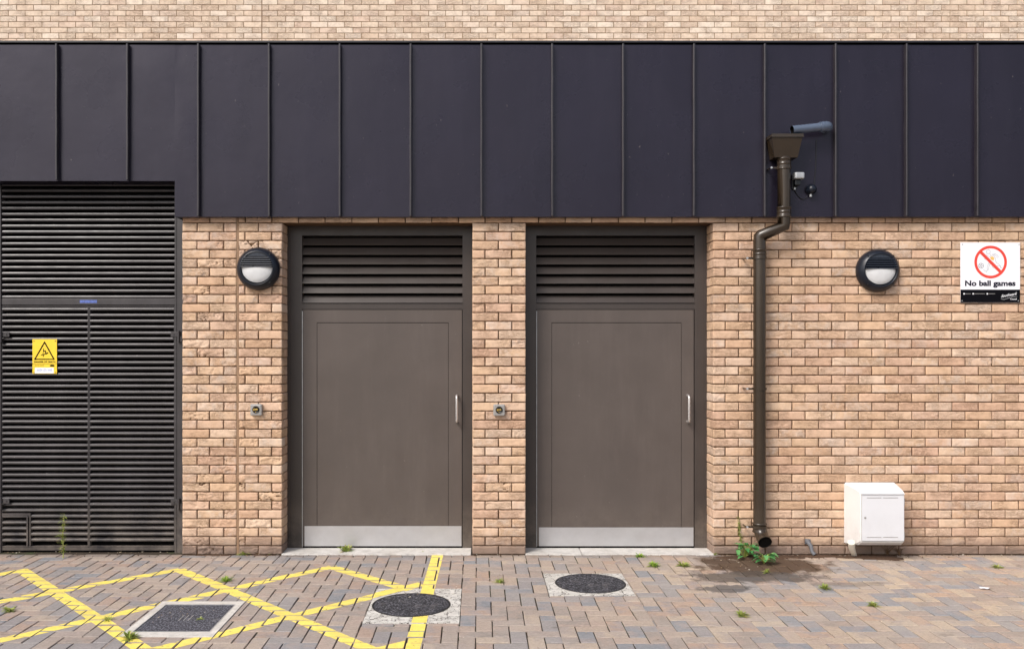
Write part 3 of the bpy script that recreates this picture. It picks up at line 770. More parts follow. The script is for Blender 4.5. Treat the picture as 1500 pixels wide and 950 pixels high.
def stroke(mb, pts, wd, y):
    """thin flat line along (x,z) points"""
    for (a, b) in zip(pts[:-1], pts[1:]):
        d = Vector((b[0]-a[0], b[1]-a[1])); l = d.length
        if l < 1e-6: continue
        d /= l; n = Vector((-d.y, d.x))*wd/2; e = d*wd*.3
        c = [(a[0]-e.x+n.x, a[1]-e.y+n.y), (a[0]-e.x-n.x, a[1]-e.y-n.y), (b[0]+e.x-n.x, b[1]+e.y-n.y), (b[0]+e.x+n.x, b[1]+e.y+n.y)]
        mb.add([(q[0], y, q[1]) for q in c]+[(q[0], y+.0003, q[1]) for q in c], [(0, 1, 2, 3), (4, 7, 6, 5), (0, 4, 5, 1), (1, 5, 6, 2), (2, 6, 7, 3), (3, 7, 4, 0)])

# ---- no ball games sign
SY = -.012
def SX(u): return X(1400+u/9.05, SY)
def SZ(v): return Z(345+v/9.05, SY)
sg = thing('wall_sign', (X(1450, SY), SY, SZ(880)), 'square white and black sign reading No ball games on the brick wall', 'sign')
pn = MB(); pn.box((SX(62), SY, SZ(888)), (SX(853), SY+.003, SZ(92)), bev=.0008); pn.build('panel', M['signwhite'], sg)
bn = MB(); bn.box((SX(63), SY-.0008, SZ(886)), (SX(852), SY-.0001, SZ(715))); bn.build('black_band', M['signblack'], sg)
ci = MB(); cx_, cz_, ro, ri_ = SX(462), SZ(350), (SX(678)-SX(246))/2, (SX(643)-SX(281))/2; n = 64
V = [(cx_+r*math.cos(2*math.pi*k/n), SY-.0010, cz_+r*math.sin(2*math.pi*k/n)) for r in (ro, ri_) for k in range(n)]
ci.add(V, [(k, (k+1) % n, n+(k+1) % n, n+k) for k in range(n)])
stroke(ci, [(cx_-ri_*.75, cz_+ri_*.75), (cx_+ri_*.75, cz_-ri_*.75)], ro-ri_+.003, SY-.0013); ci.build('prohibition_ring', M['red'], sg)
tx = text_mesh('No ball games', .062, SX(122), SZ(664), SY-.0006, None, '', None, bold=.0022, width=SX(792)-SX(122)); tx.build('lettering', M['navy'], sg)
fg = MB(); W_ = .0026
def S2(pts): return [(SX(a), SZ(b)) for a, b in pts]
def arc(cx0, cz0, r, a0=0, a1=360, n=14): return [(cx0+r*math.cos(R(a0+(a1-a0)*k/n)), cz0+r*math.sin(R(a0+(a1-a0)*k/n))) for k in range(n+1)]
for pts in (arc(432, 215, 26), [(452, 238), (462, 270), (478, 268)], [(478, 250), (520, 240), (555, 262), (568, 290)], [(478, 262), (512, 255), (540, 275), (552, 300)],
            [(452, 282), (420, 270), (405, 245)], [(500, 260), (525, 300), (530, 340), (545, 365), (580, 385), (605, 430)], [(440, 300), (450, 345), (430, 375), (415, 420), (420, 455), (405, 482)],
            [(468, 370), (445, 385), (437, 425), (428, 460)], [(365, 450), (392, 470), (412, 476)], [(370, 300), (400, 318), (420, 320)], [(480, 400), (500, 428), (530, 420), (552, 400), (590, 400), (600, 432)]):
    stroke(fg, S2(pts), W_*.75, SY-.0009)
stroke(fg, S2(arc(336, 400, 34)), W_*1.1, SY-.0009); stroke(fg, S2(arc(336, 400, 14, 0, 360, 5)), W_, SY-.0009)
for a in range(0, 360, 72): stroke(fg, S2([(336+14*math.cos(R(a)), 400+14*math.sin(R(a))), (336+33*math.cos(R(a)), 400+33*math.sin(R(a)))]), W_, SY-.0009)
fg.build('pictogram', M['lineink'], sg)
og = MB(); V = [(SX(a), SY-.0007, SZ(b)) for a, b in ((452, 285), (490, 276), (512, 300), (500, 330), (468, 318))]; og.add(V, [(0, 1, 2, 3, 4)]); og.build('shirt_patch', M['orange'], sg)
for u, e in ((110, 198), (230, 385), (417, 520)):
    wt = MB(); V = [(SX(u)+.0068*math.cos(2*math.pi*k/16), SY-.0012, SZ(770)+.0068*math.sin(2*math.pi*k/16)) for k in range(16)]; wt.add(V, [tuple(range(16))]); wt.build('dot', M['signwhite'], sg)
gl = MB()
for u, e in ((125, 198), (245, 385), (432, 520)): stroke(gl, [(SX(u), SZ(770)), (SX(e), SZ(770))], .0040, SY-.0010)
gl.build('small_print', M['switch'], sg)
lg = text_mesh('Southwark', .034, SX(600), SZ(820), SY-.001, None, '', None, shear=.45, bold=.0002, width=SX(812)-SX(600))
o_ = Vector((SX(600), 0, SZ(820))); lg.v = [(a, b, c+(a-o_.x)*.17) for a, b, c in lg.v]
stroke(lg, S2([(600, 838), (640, 846), (700, 826), (760, 812), (812, 808)]), .0014, SY-.0012)
t2 = text_mesh('Council', .018, SX(722), SZ(850), SY-.001, None, '', None, bold=.0003, width=SX(806)-SX(722)); lg.add(t2.v, t2.f)
lg.build('logo', M['signwhite'], sg)
for a, b in ((88, 118), (838, 118), (82, 862), (828, 862)):
    sc = MB(); sc.tube([(SX(a), SY-.0003, SZ(b)), (SX(a), SY-.003, SZ(b))], .0048, 10); sc.build('screw', M['galv'], sg)

# ---- danger sign on the louvred door
DY2 = LY-.018
def DX(u): return X(30+u/11.875, DY2)
def DZ(v): return Z(480+v/11.875, DY2)
dg_ = thing('warning_sign', (DX(421), DY2, DZ(795)), 'yellow DANGER OF DEATH sign with black triangle on the left louvred door', 'sign')
pn = MB(); pn.box((DX(208), DY2, DZ(797)), (DX(633), DY2+.003, DZ(196)), bev=.0006); pn.build('panel', M['signyellow'], dg_)
tr = MB(); o3 = [(420, 228), (602, 555), (232, 555)]; i3 = [(420, 272), (566, 536), (268, 536)]
V = [(DX(a), DY2-.0008, DZ(b)) for a, b in o3+i3]; tr.add(V, [(0, 1, 4, 3), (1, 2, 5, 4), (2, 0, 3, 5)])
def D2(pts): return [(DX(a), DZ(b)) for a, b in pts]
stroke(tr, D2([(405, 360), (397, 415), (435, 395), (430, 430)]), .0060, DY2-.001); stroke(tr, D2([(425, 425), (440, 440), (445, 420)]), .004, DY2-.0012)
stroke(tr, D2([(360, 475), (405, 462), (470, 442)]), .0062, DY2-.0010); stroke(tr, D2([(405, 468), (395, 500)]), .0050, DY2-.0014); stroke(tr, D2([(385, 450), (400, 438)]), .0046, DY2-.0016); stroke(tr, D2([(452, 448), (476, 432)]), .009, DY2-.0018)
stroke(tr, D2([(212, 624), (630, 624)]), .0022, DY2-.0008)
V = [(DX(552+44*math.cos(t*.5236)), DY2-.0008, DZ(655+17*math.sin(t*.5236))) for t in range(12)]; tr.add(V, [tuple(range(12))])
for yy_ in (645, 662): stroke(tr, D2([(250, yy_), (330, yy_)]), .0016, DY2-.0008); stroke(tr, D2([(342, yy_), (410, yy_)]), .0016, DY2-.0008)
tr.build('warning_symbol', M['signblack'], dg_)
tx = text_mesh('DANGER OF DEATH', .018, DX(236), DZ(602), DY2-.0006, None, '', None, bold=.0006, width=DX(606)-DX(236)); tx.build('lettering', M['signblack'], dg_)
lbm_ = MB(); lbm_.box((DX(250), DY2-.0009, DZ(790)), (DX(580), DY2-.0001, DZ(690))); lb2 = lbm_.build('paper_label', M['signwhite'], dg_)
bi = MB()
for k in range(17):
    if k in (6, 11): continue
    u = 290+k*16; stroke(bi, D2([(u, 712+random.uniform(-6, 12)), (u+random.uniform(-4, 5), 752+random.uniform(-6, 8))]), .0021, DY2-.0012)
for a, b in ((296, 330), (350, 388), (470, 545)): stroke(bi, D2([(a, 735), (b, 728)]), .0016, DY2-.0014)
bi.build('handwriting', M['blueink'], lb2)
for a, b in ((236, 230), (606, 230), (236, 775), (610, 775)):
    sc = MB(); sc.tube([(DX(a), DY2-.0003, DZ(b)), (DX(a), DY2-.003, DZ(b))], .0042, 10); sc.build('screw', M['rust'], dg_)
sk = MB(); YS = LY-.0135; sk.box((X(117, YS), YS, Z(443.5, YS)), (X(142, YS), YS+.0012, Z(439.3, YS)))
st_ = setp(sk.build('sticker', M['bluelabel']), 'small worn blue sticker on the bar above the louvred doors', 'sticker')

# ------------------------------------------------------------------ bulkhead lamps
def lamp(x, z):
    t = thing('wall_lamp', (x, 0, z), 'round dark bulkhead lamp on the narrow brick pier beside the left brown door', 'wall lamp', 'bulkhead lamps on the brick wall')
    b = MB(); b.lathe([(.176, -.006), (.180, .0), (.181, .020), (.178, .040), (.170, .056), (.156, .072), (.145, .082), (.139, .086), (.134, .085), (.131, .076), (.130, .056)], (x, 0, z), 72)
    b.lathe([(.130, .050), (.0, .050)], (x, 0, z), 48, 1); b.build('casing', [M['lampbody'], M['dark']], t)
    g_ = MB(); n = 40; rr_ = .129; V = []; rows = 8; zc = z+.008
    for j in range(rows+1):                    # lower half, gently domed
        u = j/rows
        for k in range(n+1):
            an = math.pi+math.pi*k/n; q = rr_*u
            V.append((x+q*math.cos(an), -(.062+.030*math.sqrt(max(0, 1-u*u*.96))), zc+q*math.sin(an)*.99))
    g_.add(V, [(j*(n+1)+k, j*(n+1)+k+1, (j+1)*(n+1)+k+1, (j+1)*(n+1)+k) for j in range(rows) for k in range(n)], 0, True)
    g_.build('diffuser', M['glass'], t)
    v = MB(); R0 = .131; z0 = zc+.0005
    # visor: crescent shell on top and five drooping bars
    bars = [0.0, .0185, .037, .0555, .074]
    for i, h in enumerate(bars):
        za = z0+h; hw = math.sqrt(max(.0004, R0**2-(h+.008)**2)); o = .094-.0003*(h*100)**1.5
        v.prism([(-o, za), (-o-.004, za+.003), (-o-.001, za+.0085), (-.060, za+.014), (-.058, za+.009), (-o+.004, za+.001)], x-hw, x+hw)
    hs_ = .092; m_ = 20; V = []
    a0 = math.asin(hs_/R0)
    top = [(R0*math.cos(a0+(math.pi-2*a0)*k/m_), R0*math.sin(a0+(math.pi-2*a0)*k/m_)) for k in range(m_+1)]
    V = [(x+a, -.080, zc+b_) for a, b_ in top]+[(x+a, -.055, zc+b_) for a, b_ in top]; k_ = m_+1
    v.add(V, [tuple(range(k_)), tuple(range(2*k_-1, k_-1, -1))]+[(i, i+1, k_+i+1, k_+i) for i in range(m_)]+[(0, k_, 2*k_-1, k_-1)])
    v.build('visor', M['visor'], t)
    for a in (48, 132, 228, 312):
        s = MB(); s.tube([(x+.158*math.cos(R(a)), -.066, z+.158*math.sin(R(a))), (x+.158*math.cos(R(a)), -.078, z+.158*math.sin(R(a)))], .0065, 10); s.build('screw', M['black'], t)
    return t
l1 = lamp(X(379.5), Z(394))
l2 = copy_tree(l1); l2.location = (X(1284), 0, Z(396.5)); l2['label'] = 'round dark bulkhead lamp on the wide brick wall near the No ball games sign'

# ------------------------------------------------------------------ key switches
def keysw(x, z):
    t = thing('key_switch', (x, 0, z), 'small square grey key switch on the brick left of the left brown door', 'key switch', 'key switches beside the doors')
    b = MB(); h = .049; b.box((x-h, -.036, z-h), (x+h, .002, z+h), bev=.011); b.build('plate', M['switch'], t)
    r = MB(); r.lathe([(.030, .0365), (.030, .0395), (.025, .040), (.024, .037), (.0, .037)], (x, 0, z+.002), 32); lk = r.build('lock_ring', M['black'], t)
    k = MB(); k.box((x-.020, -.047, z-.002), (x+.018, -.0375, z+.009), bev=.003); k.tube([(x-.012, -.0375, z+.003), (x-.012, -.049, z+.003)], .010, 14); k.tube([(x-.001, -.0372, z-.016), (x-.001, -.041, z-.016)], .005, 10); k.build('keyhole_cover', M['brass'], lk)
    for a, c in ((-1, -1), (1, -1), (-1, 1), (1, 1)):
        s = MB(); s.tube([(x+a*.037, -.035, z+c*.037), (x+a*.037, -.0385, z+c*.037)], .0045, 10); s.build('screw', M['galv'], t)
    return t
k1 = keysw(X(376.5), Z(599.5))
k2 = copy_tree(k1); k2.location = (X(731), 0, Z(600)); k2['label'] = 'small square grey key switch on the brick pier between the two brown doors'

# ------------------------------------------------------------------ rainwater pipe with hopper
dp = thing('downpipe', (2.356, -.09, 0), 'brown rainwater downpipe with hopper head, kinking below the metal cladding to the ground', 'downpipe')
ux_, uy_ = X(1148.2, -.15), -.15; px_, py_ = X(1112.6, -.09), -.09; pr = .0515
hp = MB(); hz1, hz0 = Z(197, -.22), Z(229.5, -.22); a0, a1 = X(1121.6, CY), X(1175.5, -.22)
def frust(mb, x0, x1, y0, y1, zt, ix, iy, zb, m=0, closed_top=False):
    V = [(x0, y0, zt), (x1, y0, zt), (x1, y1, zt), (x0, y1, zt), (x0+ix, y0+iy, zb), (x1-ix, y0+iy, zb), (x1-ix, y1, zb), (x0+ix, y1, zb)]
    Fc = [(0, 1, 5, 4), (1, 2, 6, 5), (2, 3, 7, 6), (3, 0, 4, 7), (4, 5, 6, 7)]
    if closed_top: Fc.append((3, 2, 1, 0))
    mb.add(V, Fc, m)
frust(hp, a0, a1, -.225, -.078, hz1-.018, .030, .03, hz0); frust(hp, a0+.006, a1-.006, -.218, -.082, hz1-.018, .03, .03, hz0+.01, 1)
for (p, q) in (((a0-.006, -.232, hz1-.022), (a1+.006, -.225, hz1+.004)), ((a0-.006, -.0785, hz1-.022), (a1+.006, -.0735, hz1+.004)), ((a0-.006, -.2245, hz1-.022), (a0+.002, -.079, hz1+.0035)), ((a1-.002, -.2245, hz1-.022), (a1+.006, -.079, hz1+.0035))): hp.box(p, q)
hp.build('hopper', [M['pipe'], M['dark']], dp)
zk1, zk2 = Z(331, uy_), Z(346, py_)
pp = MB(); pp.tube([(ux_, uy_, hz0+.01), (ux_, uy_, zk1+.012), (ux_, uy_, zk1), (px_+.012, py_-.005, zk2+.006), (px_, py_, zk2-.006), (px_, py_, zk2-.04), (px_, py_, .235)], pr, 32)
po = pp.build('pipe', M['pipe'], dp)
def mitre(*a): pass
def collar(x, y, z0, z1, name='collar'):
    c = MB(); r = pr+.004
    c.tube([(x, y, z0), (x, y, z0+.004), (x, y, z0+.012), (x, y, z0+.014), (x, y, (z0+z1)/2-.004), (x, y, (z0+z1)/2), (x, y, (z0+z1)/2+.004), (x, y, z1-.014), (x, y, z1-.012), (x, y, z1-.004), (x, y, z1)],
           [r, r+.004, r+.004, r, r, r+.003, r, r, r+.004, r+.004, r-.001], 32)
    return c.build(name, M['pipe'], dp)
for x, y, a, b in ((ux_, uy_, 249, 232), (ux_, uy_, 319, 303), (px_, py_, 380, 365), (px_, py_, 779, 765)): collar(x, y, Z(a, y), Z(b, y))
def bracket(x, y, py, back):
    b = MB(); z = Z(py, y); b.tube([(x, y, z-.010), (x, y, z+.010)], pr+.0075, 32)
    b.box((x-pr-.062, y-.004, z-.008), (x-pr+.002, y+.004, z+.008), bev=.002); b.tube([(x-pr-.058, y, z), (x-pr-.058, back, z)], .006, 10)
    o = b.build('bracket', M['pipe'], dp)
    s = MB(); s.tube([(x-pr-.054, y-.003, z), (x-pr-.054, y-.014, z)], .009, 10); s.build('bolt', M['galv'], o)
bracket(ux_, uy_, 246, CY); bracket(px_, py_, 378, .0); bracket(px_, py_, 569, .0); bracket(px_, py_, 771, .0)
sh = MB(); zs = .235; pts = []; rs = []
for t in range(7):
    an = math.pi/180*(62*t/6); pts.append((px_+.012*t/6, py_-.11*(1-math.cos(an))-.0, zs-.11*math.sin(an)+.03)); rs.append(pr+.002)
e = Vector(pts[-1]); d = Vector((.02, -math.sin(R(64)), -math.cos(R(64)))); pts.append(tuple(e+d*.045)); rs.append(pr+.003)
sh.tube(pts, rs, 32, 0, False); sh.tube(pts, [q-.004 for q in rs], 32, 1, False)
e2 = Vector(pts[-1]); nrm = d.normalized(); sh.tube([tuple(e2-nrm*.006), tuple(e2-nrm*.05)], [pr-.002, pr-.002], 32, 1)
sh.tube([tuple(e2-nrm*.010), tuple(e2-nrm*.001)], [pr+.006, pr+.006], 32, 0, False)
sh.build('shoe', [M['pipe'], M['dark']], dp)

# overflow pipe
OY = -.15
ov = thing('overflow_pipe', (X(1210, CY), CY, Z(187, CY)), 'short blue-grey overflow pipe sticking out of the cladding above the hopper', 'pipe')
e0 = (X(1160, -.20), -.20, Z(190.5, -.20)); e1 = (X(1203, -.17), -.17, Z(186, -.17))
o1 = MB(); r = .0345
o1.tube([e0, e1], r, 28, 0, False); o1.tube([e0, e1], r-.004, 28, 1, False); o1.tube([tuple(Vector(e0).lerp(Vector(e1), .08)), e1], r-.005, 24, 1)
o1.build('pipe', [M['overflow'], M['dark']], ov)
o2 = MB(); ev = Vector(e1); dd = (ev-Vector(e0)).normalized(); q0 = ev-dd*.012; rr_ = .0425
cen = [q0, q0+dd*.05, q0+dd*.068+Vector((0, .010, 0)), q0+dd*.080+Vector((0, .032, 0)), q0+dd*.084+Vector((0, .07, 0)), Vector((q0+dd*.084).to_tuple()[:1]+(CY+.004,)+((q0+dd*.084).z,))]
o2.tube([tuple(c) for c in cen], rr_, 28); eb = o2.build('elbow', M['overflow'], ov)

# sensor and dome on the cladding
se = thing('light_sensor', (X(1170, CY), CY, Z(272, CY)), 'small grey-capped sensor on the cladding just right of the downpipe', 'sensor')
s1 = MB(); xx_, zz_ = X(1169.5, -.13), Z(258, -.13); s1.box((xx_-.040, -.165, zz_-.026), (xx_+.040, -.085, zz_+.028), bev=.012); s1.build('cap', M['galv'], se)
s1 = MB(); s1.box((xx_-.028, -.135, zz_-.075), (xx_+.020, -.072, zz_-.027), bev=.008); s1.box((xx_-.033, -.085, zz_-.10), (xx_+.005, -.071, zz_-.015), bev=.003); bo = s1.build('body', M['black'], se)
s1 = MB(); s1.tube([(xx_-.015, -.09, zz_-.088), (xx_-.015, -.09, zz_-.105)], .009, 12); s1.build('gland', M['galv'], bo)
s1 = MB(); xd, zd_ = X(1191, -.13), Z(276, -.13); pts = [(xx_-.015, -.085, zz_-.10)]
for k in range(1, 9): u = k/8; pts.append((xx_-.015+(xd-.03-xx_+.015)*u, -.076, zz_-.10-.075*math.sin(math.pi*u*.75)-.01*u))
s1.tube(pts, .0032, 8); s1.tube([(xd+.03, -.075, zd_+.03), (xd+.045, -.074, zd_+.2), (xd+.05, -.074, zd_+.42)], .0032, 8); s1.build('cable', M['black'], se)
dm = thing('dome_camera', (xd, CY, zd_), 'small black dome fixed to the cladding beside the grey-capped sensor', 'camera')
s1 = MB(); n = 24
s1.lathe([(.040, .0), (.044, .012), (.044, .028), (.038, .034)], (xd, CY, zd_), 32); s1.lathe([(.036, .030)]+[(.036*math.cos(R(a)), .032+.034*math.sin(R(a))) for a in range(0, 91, 10)], (xd, CY, zd_), 32); s1.build('dome', M['lampbody'], dm)
s1 = MB(); s1.tube([(xd-.004, CY-.02, zd_-.042), (xd-.004, CY-.02, zd_-.062)], .011, 12); s1.build('gland', M['galv'], dm)

# ------------------------------------------------------------------ gas meter box
bx0 = X(1236.4); bx1 = X(1311); bd = -.233; tp_ = .036
mt = thing('meter_box', ((bx0+bx1)/2, -.12, 0), 'white plastic utility meter box on the brick wall just above the paving', 'meter box')
prof = [(0, .095), (-.17, .122), (bd+.004, .158), (bd, .166), (bd, .556), (bd+.012, .573), (bd+.05, .585), (0, .613)]
c_ = MB(); n = len(prof)
def tpr(yv): return tp_*min(1, yv/bd)
bmm = bmesh.new(); A_ = [bmm.verts.new((bx0+tpr(a), a, b)) for a, b in prof]; B_ = [bmm.verts.new((bx1-tpr(a), a, b)) for a, b in prof]
bmm.faces.new(A_); bmm.faces.new(B_[::-1])
for i in range(n): bmm.faces.new((A_[i], B_[i], B_[(i+1) % n], A_[(i+1) % n]))
bmesh.ops.recalc_face_normals(bmm, faces=bmm.faces[:])
ee = [e for e in bmm.edges if all(v.co.y < -.01 for v in e.verts) and e.calc_face_angle(0) > R(25)]
ee += [e for e in bmm.edges if e.calc_face_angle(0) > R(60) and min(v.co.y for v in e.verts) < -.01 and e not in ee]
bmesh.ops.bevel(bmm, geom=ee, offset=.009, segments=3, affect='EDGES'); c_.bm(bmm); c_.build('body', M['white'], mt)
dr = MB(); zA, zB = Z(791.3, bd), Z(724, bd); dx0, dx1 = X(1262.3, bd), bx1-tp_-.007
dr.box((dx0-.003, bd-.0008, zA-.003), (dx1+.003, bd-.0002, zB+.004), 1)
dr.box((dx0, bd-.006, zA), (dx1, bd-.001, zB), bev=.0015)
dd_ = dr.build('door', [M['boxdoor'], M['switch']], mt)
hd = MB(); hd.box((dx0-.004, bd-.014, zB+.004), (dx1+.004, bd+.002, zB+.010), bev=.001); hd.build('drip_edge', M['boxdoor'], dd_)
for zq in (Z(728.3, bd), Z(786, bd)):
    for u, v_ in ((530, 655), (672, 800)):
        sl = MB(); sl.box((X(1180+u/5.936, bd), bd-.0078, zq-.0022), (X(1180+v_/5.936, bd), bd-.0061, zq+.0022)); sl.build('vent_slot', M['switch'], dd_)
lk = MB(); lx_, lz_ = X(1266.8, bd), Z(757.6, bd); lk.tube([(lx_, bd-.0055, lz_), (lx_, bd-.0095, lz_)], .0085, 16); lk.box((lx_-.0015, bd-.0105, lz_-.005), (lx_+.0015, bd-.0096, lz_+.005)); lk.build('lock', M['switch'], dd_)
for za_, zb__ in ((zA+.02, zA+.075), (zB-.085, zB-.03)):
    hg = MB(); hg.box((dx1+.001, bd-.007, za_), (dx1+.005, bd-.001, zb__)); hg.build('hinge', M['switch'], dd_)
lp = MB(); fx, fy = G(1252.5, 812); lp.tube([(X(1248, -.2), -.19, .15), (X(1248.5, -.17), -.16, .10), (X(1251, -.12), -.10, .05), (X(1253, -.06), -.05, -.005)], [.030, .026, .022, .021], 18); lp.build('pipe_sleeve', M['whitepost'], mt)

# stub of lead pipe near the wall foot
sp = MB(); sp.tube([(X(1181.5), .012, Z(791)), (X(1182), -.03, Z(792.5)), (X(1185), -.045, Z(798)), (X(1189, -.06), -.06, .045), (X(1193, -.07), -.075, .02)], [.015, .017, .016, .014, .016], 14)
sp.box((X(1179), -.006, Z(796)), (X(1187), .006, Z(789)), bev=.002)
setp(sp.build('pipe_stub', M['greypipe']), 'short bent grey pipe stub poking from the brick foot between the downpipe and white box', 'pipe')

# ------------------------------------------------------------------ plants
def blade(mb, base, ang, ln, wd, rise, droop, seg=4, twist=0):
    dx, dy = math.cos(ang), math.sin(ang); V = []
    for k in range(seg+1):
        u = k/seg; out = ln*u*math.cos(rise)+droop*.4*u*u*ln; up = ln*u*math.sin(rise)-droop*u*u*ln
        wk = wd*math.sin(math.pi*min(.98, .12+u*.86))**.8*.5
        cx_, cy_, cz_ = base[0]+dx*out, base[1]+dy*out, base[2]+max(up, -base[2]+.002)
        V += [(cx_-dy*wk, cy_+dx*wk, cz_+wk*.25), (cx_, cy_, cz_-wk*.1), (cx_+dy*wk, cy_-dx*wk, cz_+wk*.25)]
    Fc = []
    for k in range(seg): Fc += [(3*k, 3*k+1, 3*k+4, 3*k+3), (3*k+1, 3*k+2, 3*k+5, 3*k+4)]
    mb.add(V, Fc, 0, True)
def tuft(px, py, wpx, label, mat='grass', n=34, h=.5, wide=.2, name='weed', group='small weeds in the paving joints'):
    x, y = G(px, py); s = (py-HY)/EYE; r = wpx/s/2*1.22; n = int(n*1.5); h = min(1, h*1.15); mb = MB()
    for k in range(n):
        a = random.uniform(0, 2*math.pi); q = r*random.uniform(0, .30)
        blade(mb, (x+q*math.cos(a), y+q*math.sin(a)*1.3, .001), a+random.gauss(0, .5), r*random.uniform(.55, 1.15), r*wide*random.uniform(.7, 1.3), R(random.uniform(12, 78))*(.6+.8*h), random.uniform(.1, .5))
    o = mb.build(name, M[mat], None)
    o.data.transform(Matrix.Translation((-x, -y, 0))); o.location = (x, y, 0)
    return setp(o, label, 'weed', group)
tuft(331, 851, 18, 'bright green grass tuft beside a yellow line, behind the square cover', 'grass', 60, .9, .12)
tuft(190, 935, 24, 'green tuft at the near left corner of the square cover', 'weed', 60, .6, .16)
tuft(160, 909, 18, 'pale straggly tuft growing on the yellow crossing left of the square cover', 'weed', 30, .5, .12)
tuft(507, 808, 22, 'green and reddish weed on the sill of the left brown door', 'weed', 46, .6, .2)
tuft(732, 853, 16, 'yellow-green tuft in the joints between the two round covers', 'weed', 40, .9, .14)
tuft(937, 815, 13, 'tiny green rosette touching the concrete sill of the right brown door', 'grass', 30, .4, .24)
tuft(957, 829, 16, 'dense green rosette, middle of three in front of the right brown door', 'grass', 44, .7, .22)
tuft(1001, 829, 17, 'flat green rosette, rightmost of three before the right brown door', 'weed', 36, .35, .24)
tuft(1123, 838, 12, 'small yellow-green tuft on the damp stain below the downpipe', 'weed', 30, .8, .16)
tuft(1208, 862, 17, 'yellow-green tuft on the paving left of and in front of the white box', 'weed', 40, .7, .16)
tuft(1279, 887, 16, 'small tuft on the open paving in front of the white box', 'weed', 40, .6, .16)
tuft(1086, 901, 18, 'lone tuft near the bottom of the paving between round cover and stain', 'weed', 40, .5, .18)
tuft(1461, 831, 14, 'flat dull tuft on the paving at the far right', 'weed', 26, .3, .2)
tuft(14, 894, 18, 'flattened olive weed on the paving at the far left', 'weed', 26, .2, .2)
tuft(620, 809, 8, 'tiny sprig at the sill edge near the top of the straight yellow line', 'weed', 14, .9, .14)
tuft(1047, 812, 9, 'tiny sprig at the brick corner right of the right brown door', 'weed', 16, .6, .18)
tuft(293, 907, 9, 'tiny clump growing on top of the square cover', 'weed', 18, .4, .2)
tuft(358, 812, 18, 'low reddish-green weeds at the foot of the pier left of the left brown door', 'weed', 30, .5, .16)
tuft(397, 811, 12, 'small grey-green sprig at the foot of the pier close to the left brown door', 'weed', 20, .7, .14)

def stems(name, px, py, hgt, label, mat, nst=1, leaves=26, ll=.035, lw=.008, spread=.12, lean=0, cat='weed', seed=1):
    random.seed(seed); x, y = G(px, py); mb = MB()
    for s_ in range(nst):
        ax, ay = random.gauss(0, spread), random.gauss(0, spread*.6); H = hgt*random.uniform(.75, 1.0) if s_ else hgt; pts = []
        for k in range(9):
            u = k/8; pts.append((x+(ax+lean)*H*u*u+.006*math.sin(u*7+s_), y+ay*H*u*u, H*u))
        mb.tube(pts, [.0028*(1-.6*k/8) for k in range(9)], 6)
        for k in range(leaves):
            u = random.uniform(.12, 1.0); i = min(7, int(u*8)); t = u*8-i
            b = tuple(pts[i][q]+(pts[i+1][q]-pts[i][q])*t for q in range(3)); a = random.uniform(0, 6.28)
            blade(mb, b, a, ll*random.uniform(.6, 1.2)*(1.1-.5*abs(u-.5)), lw*random.uniform(.7, 1.2), R(random.uniform(5, 60)), random.uniform(.1, .6))
    o = mb.build(name, M[mat], None); o.data.transform(Matrix.Translation((-x, -y, 0))); o.location = (x, y, 0)
    return setp(o, label, cat)
stems('tall_weed', 92, 817, .37, 'tall thin feathery weed standing in front of the louvred doors', 'weed', 2, 60, .045, .007, .05, 0, seed=3)
stems('tall_weed', 1086, 812, .33, 'thin pale seeding stem behind the leafy plant at the downpipe foot', 'weed', 2, 40, .022, .010, .06, -.05, seed=5)
stems('dead_weed', 318, 811, .085, 'dry brown weed at the foot of the narrow brick pier', 'deadleaf', 9, 12, .03, .008, .5, seed=8)
stems('dead_weed', 1300, 812, .12, 'dry straggly weed in the shade under the white box', 'deadleaf', 10, 8, .03, .005, .6, seed=9)
stems('dead_weed', 1318, 813, .07, 'low dry weed under the right corner of the white box', 'deadleaf', 7, 8, .03, .005, .7, seed=10)
def leafy(px, py, hgt, label, n, ll, seed):
    random.seed(seed); x, y = G(px, py); t = thing('leafy_plant', (x, y, 0), label, 'plant', 'broad-leaved plants at the downpipe foot')
    st_m, lm_ = MB(), MB()
    for k in range(n):
        a = random.uniform(0, 6.28); rr_ = random.uniform(.2, 1)*hgt*.75; H = hgt*random.uniform(.25, 1); e = (x+rr_*math.cos(a), y+rr_*math.sin(a)*.6-.02, H)
        st_m.tube([(x, y, 0), (x+(e[0]-x)*.4, y+(e[1]-y)*.4, H*.6), e], .0022, 6)
        # ovate pointed leaf, folded at the midrib, drooping
        L_ = ll*random.uniform(.7, 1.2); wv = L_*.36; aa = a+random.gauss(0, .6); pit = random.uniform(-.55, .45); cx_, sx_ = math.cos(aa), math.sin(aa); V = []
        for q, wq in ((0, .10), (.12, .72), (.3, 1.0), (.5, .92), (.7, .62), (.88, .26), (1, .03)):
            o_ = L_*q; dz = math.sin(pit)*o_-.35*L_*q*q; ho = math.cos(pit)*o_; w_ = wv*wq
            c0 = (e[0]+cx_*ho, e[1]+sx_*ho, max(.004, e[2]+dz))
            V += [(c0[0]-sx_*w_, c0[1]+cx_*w_, c0[2]+w_*.22), c0, (c0[0]+sx_*w_, c0[1]-cx_*w_, c0[2]+w_*.22)]
        lm_.add(V, [f for j in range(6) for f in ((3*j, 3*j+1, 3*j+4, 3*j+3), (3*j+1, 3*j+2, 3*j+5, 3*j+4))], 0, True)
    st_m.build('stem', M['weed'], t); lm_.build('foliage', M['bigleaf'], t)
leafy(1091, 817, .13, 'broad-leaved green plant on the left of the downpipe outlet', 42, .058, 21)
leafy(1119, 825, .10, 'lower broad-leaved green plant right below the downpipe outlet', 24, .056, 22)
random.seed(99)
